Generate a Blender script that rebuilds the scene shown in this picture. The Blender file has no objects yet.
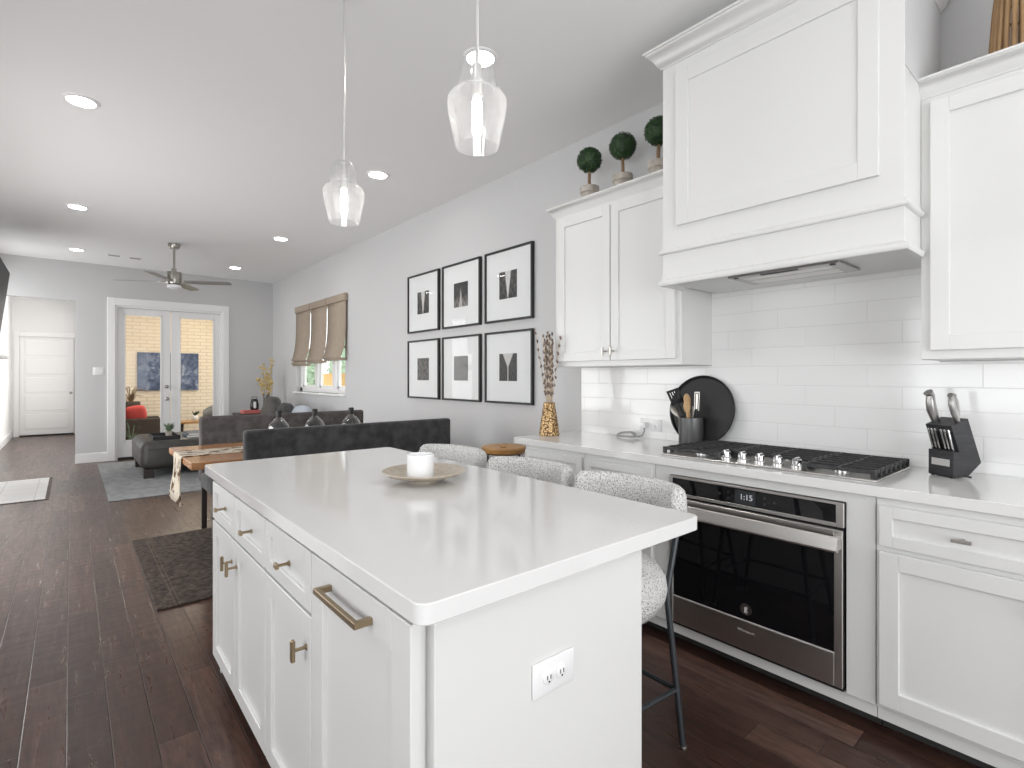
import bpy, bmesh, math, random
from mathutils import Vector, Matrix
random.seed(7)
PI = math.pi
C = bpy.context.scene.collection
SC = bpy.context.scene

# ------------------------------------------------------------------ camera
F_PX, VX, HV, CAM_H = 520.0, 71.0, 377.0, 1.31
YAW = math.atan((512 - VX) / F_PX)
cam_d = bpy.data.cameras.new('camera'); cam = bpy.data.objects.new('camera', cam_d); C.objects.link(cam)
cam.location = (0, 0, CAM_H); cam.rotation_euler = (PI/2, 0, -YAW)
cam_d.sensor_width = 36; cam_d.lens = F_PX/1024*36
cam_d.shift_y = (HV - 384)/1024.0
cam_d.clip_start = 0.02
SC.camera = cam

# ------------------------------------------------------------------ world, sun, window light and added fill, exposure
SC.view_settings.view_transform = 'Standard'; SC.view_settings.look = 'None'
SC.view_settings.gamma = 1; SC.view_settings.use_curve_mapping = False
SC.view_settings.exposure = 0.0
W = bpy.data.worlds.new('sky'); SC.world = W; W.use_nodes = True
wbg = W.node_tree.nodes['Background']
wbg.inputs[0].default_value = (0.96, 0.98, 1.0, 1); wbg.inputs[1].default_value = 2.7

def lamp(name, kind, loc, rot, energy, color=(1, 1, 1), **kw):
    d = bpy.data.lights.new(name, kind); d.energy = energy; d.color = color
    for k, v in kw.items(): setattr(d, k, v)
    o = bpy.data.objects.new(name, d); C.objects.link(o); o.location = loc; o.rotation_euler = rot
    return o
lamp('sun', 'SUN', (4, 14, 8), (math.radians(-26), math.radians(20), 0), 3.0, (1, .95, .86), angle=.02)
# daylight coming in through the kitchen window behind the camera and
# the wide glazed opening left of the dining table; the other openings are added fill
lamp('window_and_fill_light', 'AREA', (.4, -2.78, 1.35), (PI/2, 0, 0), 68, (.965, .98, 1), shape='RECTANGLE', size=3.6, size_y=1.9)
lamp('window_and_fill_light', 'AREA', (-1.09, 9.68, 1.45), (PI/2, 0, -PI/2), 22, (1, .99, .98), shape='RECTANGLE', size=.9, size_y=2.3)  # unseen window added to brighten the end wall
lamp('window_and_fill_light', 'AREA', (-2.58, .6, 1.45), (PI/2, 0, -PI/2), 36, (.97, .98, 1), shape='RECTANGLE', size=2.4, size_y=1.4)  # unseen opening added as fill for island side, tile and base cabinets
lamp('window_and_fill_light', 'AREA', (-1.09, 5.4, 1.18), (PI/2, 0, -PI/2), 58, (1, .99, .98), shape='RECTANGLE', size=3.1, size_y=2.1)
lamp('window_and_fill_light', 'AREA', (.23, 12.9, 1.5), (PI/2, 0, PI/2), 44, (1, 1, 1), shape='RECTANGLE', size=3.0, size_y=2.0)  # unseen side opening added to brighten the hallway

CAN_L, BULB_L, CAN_LIVING = 58.0, 20.0, 45.0       # radiance of the ceiling cans and of the pendant bulbs
SC.cycles.max_bounces = 10; SC.cycles.diffuse_bounces = 6; SC.cycles.glossy_bounces = 4
SC.cycles.transparent_max_bounces = 16; SC.cycles.sample_clamp_indirect = 6
SC.cycles.use_denoising = True; SC.cycles.caustics_reflective = False; SC.cycles.caustics_refractive = False

# ------------------------------------------------------------------ material helpers
class NT:
    def __init__(s, m):
        s.m = m; s.t = m.node_tree; s.n = s.t.nodes; s.l = s.t.links
    def new(s, typ, **kw):
        nd = s.n.new(typ)
        for k, v in kw.items(): setattr(nd, k, v)
        return nd
    def put(s, sock, v):
        if isinstance(v, bpy.types.NodeSocket): s.l.new(v, sock)
        else: sock.default_value = v
    def math(s, op, a, b=None, c=None):
        nd = s.new('ShaderNodeMath', operation=op)
        for i, v in enumerate((a, b, c)):
            if v is not None: s.put(nd.inputs[i], v)
        return nd.outputs[0]
    def co(s, kind='Object'):
        return s.new('ShaderNodeTexCoord').outputs[kind]
    def xyz(s, v):
        nd = s.new('ShaderNodeSeparateXYZ'); s.l.new(v, nd.inputs[0]); return nd.outputs
    def comb(s, x, y, z):
        nd = s.new('ShaderNodeCombineXYZ')
        for i, v in enumerate((x, y, z)): s.put(nd.inputs[i], v)
        return nd.outputs[0]
    def scale(s, v, sc):
        nd = s.new('ShaderNodeMapping'); s.l.new(v, nd.inputs[0]); nd.inputs['Scale'].default_value = sc; return nd.outputs[0]
    def noise(s, v=None, scale=5, detail=3, rough=.5, dist=0.0):
        nd = s.new('ShaderNodeTexNoise')
        if v is not None: s.l.new(v, nd.inputs['Vector'])
        nd.inputs['Scale'].default_value = scale; nd.inputs['Detail'].default_value = detail
        nd.inputs['Roughness'].default_value = rough; nd.inputs['Distortion'].default_value = dist
        return nd.outputs[0]
    def ramp(s, fac, stops):
        nd = s.new('ShaderNodeValToRGB'); s.l.new(fac, nd.inputs[0])
        cr = nd.color_ramp
        while len(cr.elements) < len(stops): cr.elements.new(.5)
        for e, (p, c) in zip(cr.elements, stops):
            e.position = p; e.color = (c, c, c, 1) if not isinstance(c, tuple) else (*c, 1)
        return nd.outputs[0]
    def mix(s, fac, a, b, bt='MIX'):
        nd = s.new('ShaderNodeMix', data_type='RGBA', blend_type=bt)
        s.put(nd.inputs[0], fac)
        for i, v in ((6, a), (7, b)):
            s.put(nd.inputs[i], (*v, 1) if isinstance(v, tuple) and len(v) == 3 else v)
        return nd.outputs[2]
    def bump(s, h, strength=.2, dist=.01):
        nd = s.new('ShaderNodeBump'); s.l.new(h, nd.inputs['Height'])
        nd.inputs['Strength'].default_value = strength; nd.inputs['Distance'].default_value = dist
        return nd.outputs[0]

def mat(name, col=(.8, .8, .8), rough=.5, metal=0.0, spec=.5, **kw):
    m = bpy.data.materials.new(name); m.use_nodes = True
    b = m.node_tree.nodes['Principled BSDF']
    b.inputs['Base Color'].default_value = (*col, 1); b.inputs['Roughness'].default_value = rough
    b.inputs['Metallic'].default_value = metal; b.inputs['Specular IOR Level'].default_value = spec
    for k, v in kw.items(): b.inputs[k].default_value = v
    return m, NT(m), b
def pmat(*a, **k): return mat(*a, **k)[0]

def noisy(name, c1, c2, scale, rough=.6, bump=0.0, detail=3, bscale=None, stretch=(1, 1, 1), lo=.35, hi=.65, metal=0.0, **kw):
    m, t, b = mat(name, c1, rough, metal, **kw)
    co = t.scale(t.co(), stretch)
    f = t.noise(co, scale, detail)
    t.l.new(t.ramp(f, [(lo, c1), (hi, c2)]), b.inputs['Base Color'])
    if bump:
        t.l.new(t.bump(t.noise(co, bscale or scale, detail), bump, .004), b.inputs['Normal'])
    return m

def emis(name, col, strength):
    m = bpy.data.materials.new(name); m.use_nodes = True; t = NT(m)
    t.n.clear(); e = t.new('ShaderNodeEmission'); e.inputs[0].default_value = (*col, 1); e.inputs[1].default_value = strength
    o = t.new('ShaderNodeOutputMaterial'); t.l.new(e.outputs[0], o.inputs[0]); return m

def arch_glass(name, tint=(1, 1, 1), base=.04, edge=.6, glow_haze=0.0, power=3.0):
    m = bpy.data.materials.new(name); m.use_nodes = True; t = NT(m); t.n.clear()
    tr = t.new('ShaderNodeBsdfTransparent'); tr.inputs[0].default_value = (*tint, 1)
    gl = t.new('ShaderNodeBsdfGlossy'); gl.inputs['Roughness'].default_value = .02
    lw = t.new('ShaderNodeLayerWeight'); lw.inputs['Blend'].default_value = .5
    f = t.math('MULTIPLY_ADD', t.math('POWER', lw.outputs['Facing'], power), edge, base)
    mx = t.new('ShaderNodeMixShader'); t.l.new(f, mx.inputs[0]); t.l.new(tr.outputs[0], mx.inputs[1]); t.l.new(gl.outputs[0], mx.inputs[2])
    out = mx.outputs[0]
    if glow_haze:  # white scatter mixed into clear glass to imitate the bulb's glow
        tl = t.new('ShaderNodeBsdfTranslucent'); tl.inputs[0].default_value = (.95, .95, .95, 1)
        df = t.new('ShaderNodeBsdfDiffuse'); df.inputs[0].default_value = (.95, .95, .95, 1)
        m1 = t.new('ShaderNodeMixShader'); m1.inputs[0].default_value = .5; t.l.new(tl.outputs[0], m1.inputs[1]); t.l.new(df.outputs[0], m1.inputs[2])
        m2 = t.new('ShaderNodeMixShader')
        fm = t.math('MULTIPLY_ADD', t.math('POWER', lw.outputs['Facing'], 2.0), glow_haze*3, glow_haze)
        t.l.new(fm, m2.inputs[0]); t.l.new(out, m2.inputs[1]); t.l.new(m1.outputs[0], m2.inputs[2]); out = m2.outputs[0]
    o = t.new('ShaderNodeOutputMaterial'); t.l.new(out, o.inputs[0]); return m

# ------------------------------------------------------------------ materials
def wall_paint(name, col):
    m, t, b = mat(name, col, .75, spec=.25)
    t.l.new(t.bump(t.noise(t.co(), 260, 2), .05, .002), b.inputs['Normal']); return m
M = {}
M['wall'] = wall_paint('grey wall paint', (.580, .580, .583))
M['ceil'] = wall_paint('ceiling paint', (.85, .85, .85))
M['hallwall'] = wall_paint('hall wall paint', (.80, .80, .80))
M['trim'] = pmat('white trim paint', (.83, .83, .83), .35)
M['cab'] = pmat('white cabinet lacquer', (.71, .71, .695), .32, spec=.4)
M['shadow'] = pmat('toe kick with painted shade', (.03, .03, .03), .7)  # near black stands in for the shade inside the toe recess

def floor_mat():
    m, t, b = mat('dark walnut plank floor', (.08, .05, .04), .32, spec=.42)
    x, y, z = t.xyz(t.co())
    pw = .125
    cx = t.math('DIVIDE', t.math('ADD', x, .013), pw)
    col = t.math('FLOOR', cx); fx = t.math('FRACT', cx)
    wn = t.new('ShaderNodeTexWhiteNoise', noise_dimensions='1D'); t.l.new(col, wn.inputs['W'])
    cy = t.math('DIVIDE', t.math('ADD', y, t.math('MULTIPLY', wn.outputs[0], 5.0)), .95)
    row = t.math('FLOOR', cy); fy = t.math('FRACT', cy)
    w2 = t.new('ShaderNodeTexWhiteNoise', noise_dimensions='2D'); t.l.new(t.comb(col, row, 0.0), w2.inputs['Vector'])
    ex = t.math('MULTIPLY', t.math('MINIMUM', fx, t.math('SUBTRACT', 1.0, fx)), pw)
    ey = t.math('MULTIPLY', t.math('MINIMUM', fy, t.math('SUBTRACT', 1.0, fy)), .95)
    edge = t.math('MINIMUM', ex, ey)
    groove = t.math('SMOOTH_MIN', t.math('DIVIDE', edge, .003), 1.0, .2)
    gcl = t.new('ShaderNodeClamp'); t.l.new(groove, gcl.inputs[0]); groove = gcl.outputs[0]
    gv = t.comb(t.math('MULTIPLY', x, 14.0), t.math('ADD', t.math('MULTIPLY', y, 1.3), t.math('MULTIPLY', w2.outputs[0], 40.0)), 0.0)
    grain = t.noise(gv, 2.2, 6, .65, .8)
    base = t.ramp(w2.outputs[0], [(0, (.056, .026, .018)), (.45, (.088, .043, .031)), (.8, (.118, .061, .045)), (1, (.165, .088, .066))])
    c2 = t.mix(t.ramp(t.math('MULTIPLY_ADD', t.noise(t.comb(t.math('MULTIPLY', x, 60.0), t.math('MULTIPLY', y, 7.0), 0.0), 1.0, 4, .7), .5, t.math('MULTIPLY', grain, .5)), [(.36, 0.0), (.64, .9)]), base, (.020, .011, .009))
    c3 = t.mix(groove, (.020, .014, .011), c2)
    t.l.new(c3, b.inputs['Base Color'])
    scrape = t.noise(t.comb(t.math('MULTIPLY', x, 6.0), t.math('MULTIPLY', t.math('ADD', y, t.math('MULTIPLY', w2.outputs[0], 3.0)), 18.0), 0.0), 1.0, 1, .4, .2)
    h = t.math('ADD', t.math('MULTIPLY', groove, .45), t.math('ADD', t.math('MULTIPLY', scrape, .9), t.math('MULTIPLY', grain, .12)))
    t.l.new(t.bump(h, .6, .0032), b.inputs['Normal'])
    t.l.new(t.ramp(grain, [(.2, .24), (.8, .36)]), b.inputs['Roughness'])
    return m
M['floor'] = floor_mat()

def tile_mat():
    m, t, b = mat('white glazed subway tile', (.80, .80, .79), .09, spec=.5)
    x, y, z = t.xyz(t.co())
    rz = t.math('DIVIDE', t.math('SUBTRACT', z, .9652), .1000)
    row = t.math('FLOOR', rz); fz = t.math('FRACT', rz)
    ry = t.math('DIVIDE', t.math('ADD', y, t.math('MULTIPLY_ADD', row, -.1355, .03)), .4064)
    col = t.math('FLOOR', ry); fy = t.math('FRACT', ry)
    e = t.math('MINIMUM', t.math('MULTIPLY', t.math('MINIMUM', fz, t.math('SUBTRACT', 1.0, fz)), .1),
               t.math('MULTIPLY', t.math('MINIMUM', fy, t.math('SUBTRACT', 1.0, fy)), .4064))
    g = t.ramp(t.math('DIVIDE', e, .006), [(.16, 0.0), (.42, 1.0)])
    t.l.new(t.mix(g, (.74, .74, .73), (.84, .84, .83)), b.inputs['Base Color'])
    w2 = t.new('ShaderNodeTexWhiteNoise', noise_dimensions='2D'); t.l.new(t.comb(col, row, 0.0), w2.inputs['Vector'])
    tilt = t.math('MULTIPLY', t.math('SUBTRACT', w2.outputs[0], .5), t.math('MULTIPLY', fy, 1.2))
    wav = t.noise(t.co(), 7, 1)
    t.l.new(t.bump(t.math('ADD', t.math('ADD', g, tilt), t.math('MULTIPLY', wav, .7)), .35, .002), b.inputs['Normal'])
    return m
M['tile'] = tile_mat()

def quartz():
    m, t, b = mat('white quartz', (.72, .71, .70), .10, spec=.5)
    co = t.co()
    v = t.noise(co, 2.2, 6, .6, 1.6)
    vein = t.math('ABSOLUTE', t.math('SUBTRACT', v, .5))
    f = t.ramp(vein, [(0.0, 1.0), (.012, 0.0)])
    msk = t.ramp(t.noise(co, 3.1, 2), [(.5, 0.0), (.75, .45)])
    sp = t.ramp(t.noise(co, 160, 2), [(.3, .0), (.8, .10)])
    c = t.mix(t.math('MULTIPLY', f, msk), (.74, .735, .725), (.58, .58, .58))
    t.l.new(t.mix(sp, c, (.64, .64, .63)), b.inputs['Base Color']); return m
M['quartz'] = quartz()
M['bronze'] = pmat('brushed champagne bronze', (.36, .28, .18), .35, 1.0)
M['nickel'] = pmat('brushed nickel', (.38, .36, .33), .32, 1.0)
def steel(name, stretch, c1=(.60, .58, .56), c2=(.50, .485, .47)):
    m, t, b = mat(name, c1, .3, 1.0)
    f = t.noise(t.scale(t.co(), stretch), 30, 2)
    t.l.new(t.ramp(f, [(.3, c1), (.7, c2)]), b.inputs['Base Color'])
    t.l.new(t.ramp(f, [(.3, .30), (.7, .33)]), b.inputs['Roughness']); return m
M['steel'] = steel('brushed stainless steel', (1, .02, 9), (.66, .64, .615), (.635, .615, .59))
M['satin'] = pmat('pale satin metal', (.72, .71, .69), .35, .85)
M['steelbright'] = pmat('bright brushed steel', (.74, .72, .69), .42, 1.0)
M['chrome'] = pmat('polished chrome', (.78, .78, .78), .12, 1.0)
M['blackglass'] = pmat('black oven glass', (.006, .006, .007), .03, spec=.5)
M['black'] = pmat('matt black', (.012, .012, .013), .5)
M['gloss_black'] = pmat('gloss black', (.01, .01, .01), .15)
M['tvblack'] = pmat('dark screen', (.004, .004, .004), .45, spec=.15)
M['iron'] = noisy('cast iron', (.018, .018, .019), (.035, .035, .036), 60, .5, .3)
M['blacksteel'] = pmat('powder coated dark steel tube', (.035, .04, .045), .4, .3)
M['blackwood'] = noisy('black stained wood', (.014, .014, .016), (.03, .03, .033), 12, .45, .1, stretch=(1, 1, 8))
M['white'] = pmat('white plastic', (.82, .82, .82), .3)
M['socket'] = pmat('socket slot', (.02, .02, .02), .6)
M['bulb'] = emis('lit frosted bulb', (1, .96, .9), BULB_L)
M['can'] = emis('lit ceiling can', (1, .98, .95), CAN_L)
M['lettergrey'] = pmat('pale engraved lettering', (.45, .42, .40), .5)
M['palestrip'] = pmat('pale polished strip', (.72, .70, .67), .3, .2)
M['digits'] = emis('lit clock digits', (.9, .95, 1), .6)
M['display'] = pmat('oven display', (.035, .037, .04), .1)
M['glass'] = arch_glass('clear glass', (1, 1, 1), .03, .5)
M['pane'] = arch_glass('window pane', (.98, .985, .985), .006, .30, power=4)
M['pendant_glass'] = arch_glass('clear pendant glass', (.985, .985, .985), .03, .65, .060, 3)
M['bottle'] = arch_glass('clear bottle glass', (.80, .81, .82), .05, .9, 0, 2.0)

def boucle():
    m, t, b = mat('white and grey boucle', (.7, .7, .68), .95, spec=.1)
    co = t.co()
    vo = t.new('ShaderNodeTexVoronoi'); t.l.new(co, vo.inputs['Vector']); vo.inputs['Scale'].default_value = 150
    n = t.noise(co, 170, 3, .6)
    f = t.ramp(n, [(.37, 0.0), (.47, 1.0)])
    t.l.new(t.mix(f, (.28, .28, .285), (.78, .77, .75)), b.inputs['Base Color'])
    t.l.new(t.bump(vo.outputs[0], 1.0, .006), b.inputs['Normal']); return m
M['boucle'] = boucle()
M['velvet'] = noisy('charcoal velvet', (.035, .035, .036), (.066, .065, .065), 14, .85, .25, bscale=240, spec=.2)
M['velvet'].node_tree.nodes['Principled BSDF'].inputs['Sheen Weight'].default_value = .12
M['taupevelvet'] = noisy('taupe grey velvet', (.075, .067, .065), (.125, .113, .110), 14, .85, .25, bscale=240, spec=.2)
M['leather'] = noisy('dark grey leather', (.034, .032, .029), (.062, .058, .053), 5, .42, .25, bscale=120)
M['sofa'] = noisy('grey sofa leather', (.13, .13, .14), (.19, .19, .20), 6, .5, .2, bscale=90)
M['tablewood'] = noisy('warm oak table', (.42, .20, .080), (.28, .125, .045), 5, .2, .12, 5, stretch=(.6, 9, 9))
M['darkleg'] = pmat('espresso wood', (.025, .018, .016), .4)
M['stoolwood'] = noisy('honey wood', (.55, .30, .10), (.42, .21, .065), 6, .4, .1, stretch=(8, 1, 8))
M['linen'] = noisy('beige linen', (.42, .35, .28), (.34, .28, .225), 90, .9, .25, stretch=(1, 1, .25), spec=.15)
M['leaf'] = noisy('boxwood leaf', (.008, .028, .008), (.028, .078, .018), 30, .55)
M['stem'] = noisy('brown stem', (.30, .19, .11), (.17, .10, .055), 40, .8)
M['stone'] = noisy('whitewashed clay', (.50, .46, .41), (.36, .325, .28), 25, .9, .3)
M['plate'] = noisy('sand glazed stoneware', (.50, .44, .36), (.40, .34, .27), 40, .35, .1)
M['candle'] = pmat('white candle jar', (.86, .86, .87), .25)
M['cane'] = noisy('honey cane', (.42, .27, .13), (.28, .16, .07), 20, .6, .2, stretch=(1, 1, .2))
M['bud'] = noisy('willow bud', (.30, .23, .19), (.10, .07, .06), 60, .85)
M['willow'] = noisy('willow stem', (.66, .56, .44), (.46, .37, .28), 40, .8)
M['grassstem'] = noisy('yellow blossom', (.68, .55, .26), (.60, .42, .14), 60, .8)
M['frame'] = pmat('black frame', (.014, .014, .014), .35)
M['matboard'] = pmat('white mat board', (.80, .80, .80), .8)
M['greyrug'] = noisy('pale grey rug', (.27, .275, .28), (.19, .195, .20), 11, .95, .3, 8, 300, stretch=(1, .6, 1))
M['red'] = pmat('coral red cloth', (.74, .10, .09), .8)
M['redbook'] = pmat('coral cover', (.62, .17, .15), .6)
M['bluegrey'] = pmat('blue grey cover', (.20, .23, .29), .5)
M['wicker'] = noisy('brown wicker', (.095, .068, .052), (.05, .034, .026), 60, .7, .6, stretch=(1, 1, 3))
M['concrete'] = noisy('concrete', (.5, .49, .47), (.42, .41, .4), 6, .9, .2)
M['ovenrim'] = pmat('oven rim metal', (.42, .41, .40), .3, 1.0)
M['palecloth'] = pmat('pale blue grey cloth', (.42, .45, .50), .85)
M['cream'] = pmat('cream cloth', (.75, .72, .68), .9)
M['succulent'] = noisy('grey green leaf', (.10, .17, .10), (.20, .27, .16), 30, .6)

def runner_mat():
    m, t, b = mat('cream macrame', (.68, .60, .48), .95, spec=.1)
    x, y, z = t.xyz(t.co())
    v = t.comb(t.math('MULTIPLY', x, 10.0), t.math('MULTIPLY', y, 14.0), t.math('MULTIPLY', z, 10.0))
    n = t.noise(v, 1.3, 2)
    f = t.ramp(n, [(.53, 0.0), (.59, 1.0)])
    t.l.new(t.mix(f, (.50, .45, .37), (.10, .06, .04)), b.inputs['Base Color'])
    t.l.new(t.bump(t.noise(t.co(), 130, 2), .6, .004), b.inputs['Normal']); return m
M['runner'] = runner_mat()

def brown_rug():
    m, t, b = mat('dark brown vintage rug', (.06, .05, .045), .95, spec=.1)
    co = t.co(); x, y, z = t.xyz(co)
    n = t.noise(co, 26, 6, .7); n2 = t.noise(co, 90, 2)
    c = t.ramp(n, [(.32, (.032, .026, .024)), (.52, (.074, .060, .052)), (.72, (.150, .118, .094))])
    bx = t.math('ABSOLUTE', t.math('SUBTRACT', x, .092))
    line = t.ramp(bx, [(.0, 1.0), (.005, .0)])
    bx2 = t.math('ABSOLUTE', t.math('SUBTRACT', x, .112))
    line2 = t.ramp(bx2, [(.0, 1.0), (.004, .0)])
    brd = t.math('MULTIPLY', t.math('MAXIMUM', line, line2), t.ramp(n2, [(.4, .1), (.6, .5)]))
    t.l.new(t.mix(brd, c, (.25, .19, .13)), b.inputs['Base Color'])
    t.l.new(t.bump(n2, .5, .004), b.inputs['Normal']); return m
M['brownrug'] = brown_rug()

def brick_mat():
    m, t, b = mat('cream painted brick', (.6, .5, .4), .85, spec=.2)
    x, y, z = t.xyz(t.co())
    br = t.new('ShaderNodeTexBrick'); t.l.new(t.comb(x, z, 0.0), br.inputs['Vector'])
    br.inputs['Scale'].default_value = 1.0; br.inputs['Brick Width'].default_value = .24; br.inputs['Row Height'].default_value = .074
    br.inputs['Mortar Size'].default_value = .008
    br.inputs['Color1'].default_value = (.84, .74, .60, 1); br.inputs['Color2'].default_value = (.81, .70, .55, 1)
    br.inputs['Mortar'].default_value = (.64, .54, .42, 1)
    t.l.new(br.outputs[0], b.inputs['Base Color']); t.l.new(t.bump(br.outputs[1], -.3, .006), b.inputs['Normal']); return m
M['brick'] = brick_mat()

def painting_mat():
    m, t, b = mat('abstract blue paint', (.1, .15, .3), .6)
    n = t.noise(t.scale(t.co(), (2.2, 1, 2.0)), 2.6, 8, .75, 1.2)
    t.l.new(t.ramp(n, [(.30, (.02, .03, .06)), (.44, (.06, .085, .16)), (.54, (.14, .18, .28)), (.64, (.40, .43, .50)), (.75, (.10, .13, .22))]), b.inputs['Base Color'])
    return m
M['painting'] = painting_mat()

def print_mat(name, kind):
    """grey scale city print; the sheet is .235 wide (local y) and .235 tall (local z), centred on its origin"""
    m, t, b = mat(name, (.2, .2, .2), .5)
    x, y, z = t.xyz(t.co())
    ay = t.math('ABSOLUTE', y)
    n = t.noise(t.comb(0.0, t.math('MULTIPLY', y, 60.0), t.math('MULTIPLY', z, 26.0)), 1.0, 4, .7)
    n = t.math('MULTIPLY', t.ramp(n, [(.34, .1), (.66, 1.0)]), .85)
    if kind == 'tower':
        wdt = t.math('MULTIPLY', t.math('SUBTRACT', .095, z), .16)
        f = t.ramp(t.math('SUBTRACT', wdt, ay), [(.0, 0.0), (.006, .55)])
        low = t.ramp(t.math('MULTIPLY_ADD', z, -6.0, .3), [(.3, 0.0), (.9, .6)])
        v = t.math('ADD', t.math('MULTIPLY', n, .30), t.math('MAXIMUM', f, t.math('MULTIPLY', low, n)))
    elif kind == 'street':
        f = t.ramp(t.math('SUBTRACT', t.math('MULTIPLY_ADD', z, .16, .028), ay), [(.0, 0.0), (.012, .75)])
        v = t.math('ADD', t.math('MULTIPLY', n, .38), f)
    elif kind == 'bridge':
        f = t.ramp(t.math('SUBTRACT', t.math('MULTIPLY_ADD', z, .55, .012), ay), [(.0, 0.0), (.012, .8)])
        slit = t.ramp(t.math('SUBTRACT', .010, ay), [(.0, 0.0), (.004, .7)])
        rails = t.ramp(t.math('SINE', t.math('MULTIPLY', t.math('DIVIDE', ay, t.math('SUBTRACT', .16, z)), 60.0)), [(.5, .12), (.9, .38)])
        v = t.math('MAXIMUM', t.math('MAXIMUM', f, slit), t.math('MULTIPLY', rails, t.math('ADD', n, .35)))
    else:
        v = t.math('MULTIPLY', n, .50)
    t.l.new(t.ramp(v, [(.14, (.02, .02, .02)), (.42, (.22, .20, .185)), (.95, (.66, .65, .63))]), b.inputs['Base Color'])
    return m

# ------------------------------------------------------------------ geometry helpers
def new(): return bmesh.new()
def xform(vs, mtx):
    for v in vs: v.co = mtx @ v.co
def box(bm, x0, x1, y0, y1, z0, z1, bev=0.0, seg=1, mtx=None):
    x0, x1 = min(x0, x1), max(x0, x1); y0, y1 = min(y0, y1), max(y0, y1); z0, z1 = min(z0, z1), max(z0, z1)
    r = bmesh.ops.create_cube(bm, size=1.0); vs = r['verts']
    for v in vs:
        v.co = Vector((x0 + (v.co.x + .5)*(x1 - x0), y0 + (v.co.y + .5)*(y1 - y0), z0 + (v.co.z + .5)*(z1 - z0)))
    if bev:
        bev = min(bev, .49*min(x1 - x0, y1 - y0, z1 - z0))
        es = {e for v in vs for e in v.link_edges}
        rr = bmesh.ops.bevel(bm, geom=list(es), offset=bev, segments=seg, profile=.5, affect='EDGES')
        vs = list({v for f in rr['faces'] for v in f.verts} | {v for v in vs if v.is_valid})
        # bevelled box: gather the whole island
        todo = list(vs); seen = set(vs)
        while todo:
            v = todo.pop()
            for e in v.link_edges:
                o = e.other_vert(v)
                if o not in seen: seen.add(o); todo.append(o)
        vs = list(seen)
    if mtx is not None: xform(vs, mtx)
    return vs
def lathe(bm, prof, loc=(0, 0, 0), n=32, cap=True, mtx=None):
    """profile [(radius, z)...] turned about the local z axis"""
    rings = []; allv = []
    for r, z in prof:
        if r < 1e-6:
            ring = [bm.verts.new((0, 0, z))]
        else:
            ring = [bm.verts.new((r*math.cos(2*PI*i/n), r*math.sin(2*PI*i/n), z)) for i in range(n)]
        rings.append(ring); allv += ring
    for a, b in zip(rings, rings[1:]):
        for i in range(n):
            j = (i + 1) % n
            if len(a) == 1 and len(b) == 1: continue
            if len(a) == 1: bm.faces.new((a[0], b[j], b[i]))
            elif len(b) == 1: bm.faces.new((a[i], a[j], b[0]))
            else: bm.faces.new((a[i], a[j], b[j], b[i]))
    if cap:
        if len(rings[0]) > 1: bm.faces.new(list(reversed(rings[0])))
        if len(rings[-1]) > 1: bm.faces.new(rings[-1])
    m = Matrix.Translation(loc) @ (mtx or Matrix())
    xform(allv, m); return allv
def tube(bm, pts, r, n=10, cap=True):
    """tube along points; r is a radius or a list of radii"""
    pts = [Vector(p) for p in pts]; k = len(pts)
    rs = r if isinstance(r, (list, tuple)) else [r]*k
    up = None; rings = []
    for i, p in enumerate(pts):
        tdir = (pts[min(i + 1, k - 1)] - pts[max(i - 1, 0)]).normalized()
        if up is None:
            a = Vector((0, 0, 1)) if abs(tdir.z) < .9 else Vector((1, 0, 0))
            up = (a - tdir*a.dot(tdir)).normalized()
        else:
            up = (up - tdir*up.dot(tdir)).normalized()
        s = tdir.cross(up)
        rings.append([bm.verts.new(p + (up*math.cos(2*PI*j/n) + s*math.sin(2*PI*j/n))*rs[i]) for j in range(n)])
    for a, b in zip(rings, rings[1:]):
        for j in range(n):
            bm.faces.new((a[j], a[(j + 1) % n], b[(j + 1) % n], b[j]))
    if cap:
        bm.faces.new(list(reversed(rings[0]))); bm.faces.new(rings[-1])
def extrude_profile(bm, prof, axis, a, b):
    """closed 2-D profile swept along x ('X': prof is (y,z)), y ('Y': (x,z)) or z ('Z': (x,y)) from a to b"""
    def P(p, t):
        return {'X': (t, p[0], p[1]), 'Y': (p[0], t, p[1]), 'Z': (p[0], p[1], t)}[axis]
    A = [bm.verts.new(P(p, a)) for p in prof]; B = [bm.verts.new(P(p, b)) for p in prof]
    n = len(prof)
    for i in range(n):
        j = (i + 1) % n; bm.faces.new((A[i], A[j], B[j], B[i]))
    bm.faces.new(A); bm.faces.new(list(reversed(B)))
def rrect(x0, x1, y0, y1, r, n=6):
    out = []
    for cx, cy, a0 in ((x1 - r, y1 - r, 0), (x0 + r, y1 - r, PI/2), (x0 + r, y0 + r, PI), (x1 - r, y0 + r, 1.5*PI)):
        for i in range(n + 1):
            a = a0 + i*PI/2/n; out.append((cx + r*math.cos(a), cy + r*math.sin(a)))
    return out
def slab(bm, x0, x1, y0, y1, z0, z1, r, bev=.002):
    extrude_profile(bm, rrect(x0, x1, y0, y1, r), 'Z', z0, z1)
    bmesh.ops.recalc_face_normals(bm, faces=bm.faces)
    es = [e for e in bm.edges if abs(e.verts[0].co.z - e.verts[1].co.z) < 1e-6]
    bmesh.ops.bevel(bm, geom=es, offset=bev, segments=1, profile=.5, affect='EDGES')
def grid_surface(bm, P):
    """P[i][j] points -> quads"""
    V = [[bm.verts.new(p) for p in row] for row in P]
    for i in range(len(V) - 1):
        for j in range(len(V[0]) - 1):
            bm.faces.new((V[i][j], V[i + 1][j], V[i + 1][j + 1], V[i][j + 1]))
    return V

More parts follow.
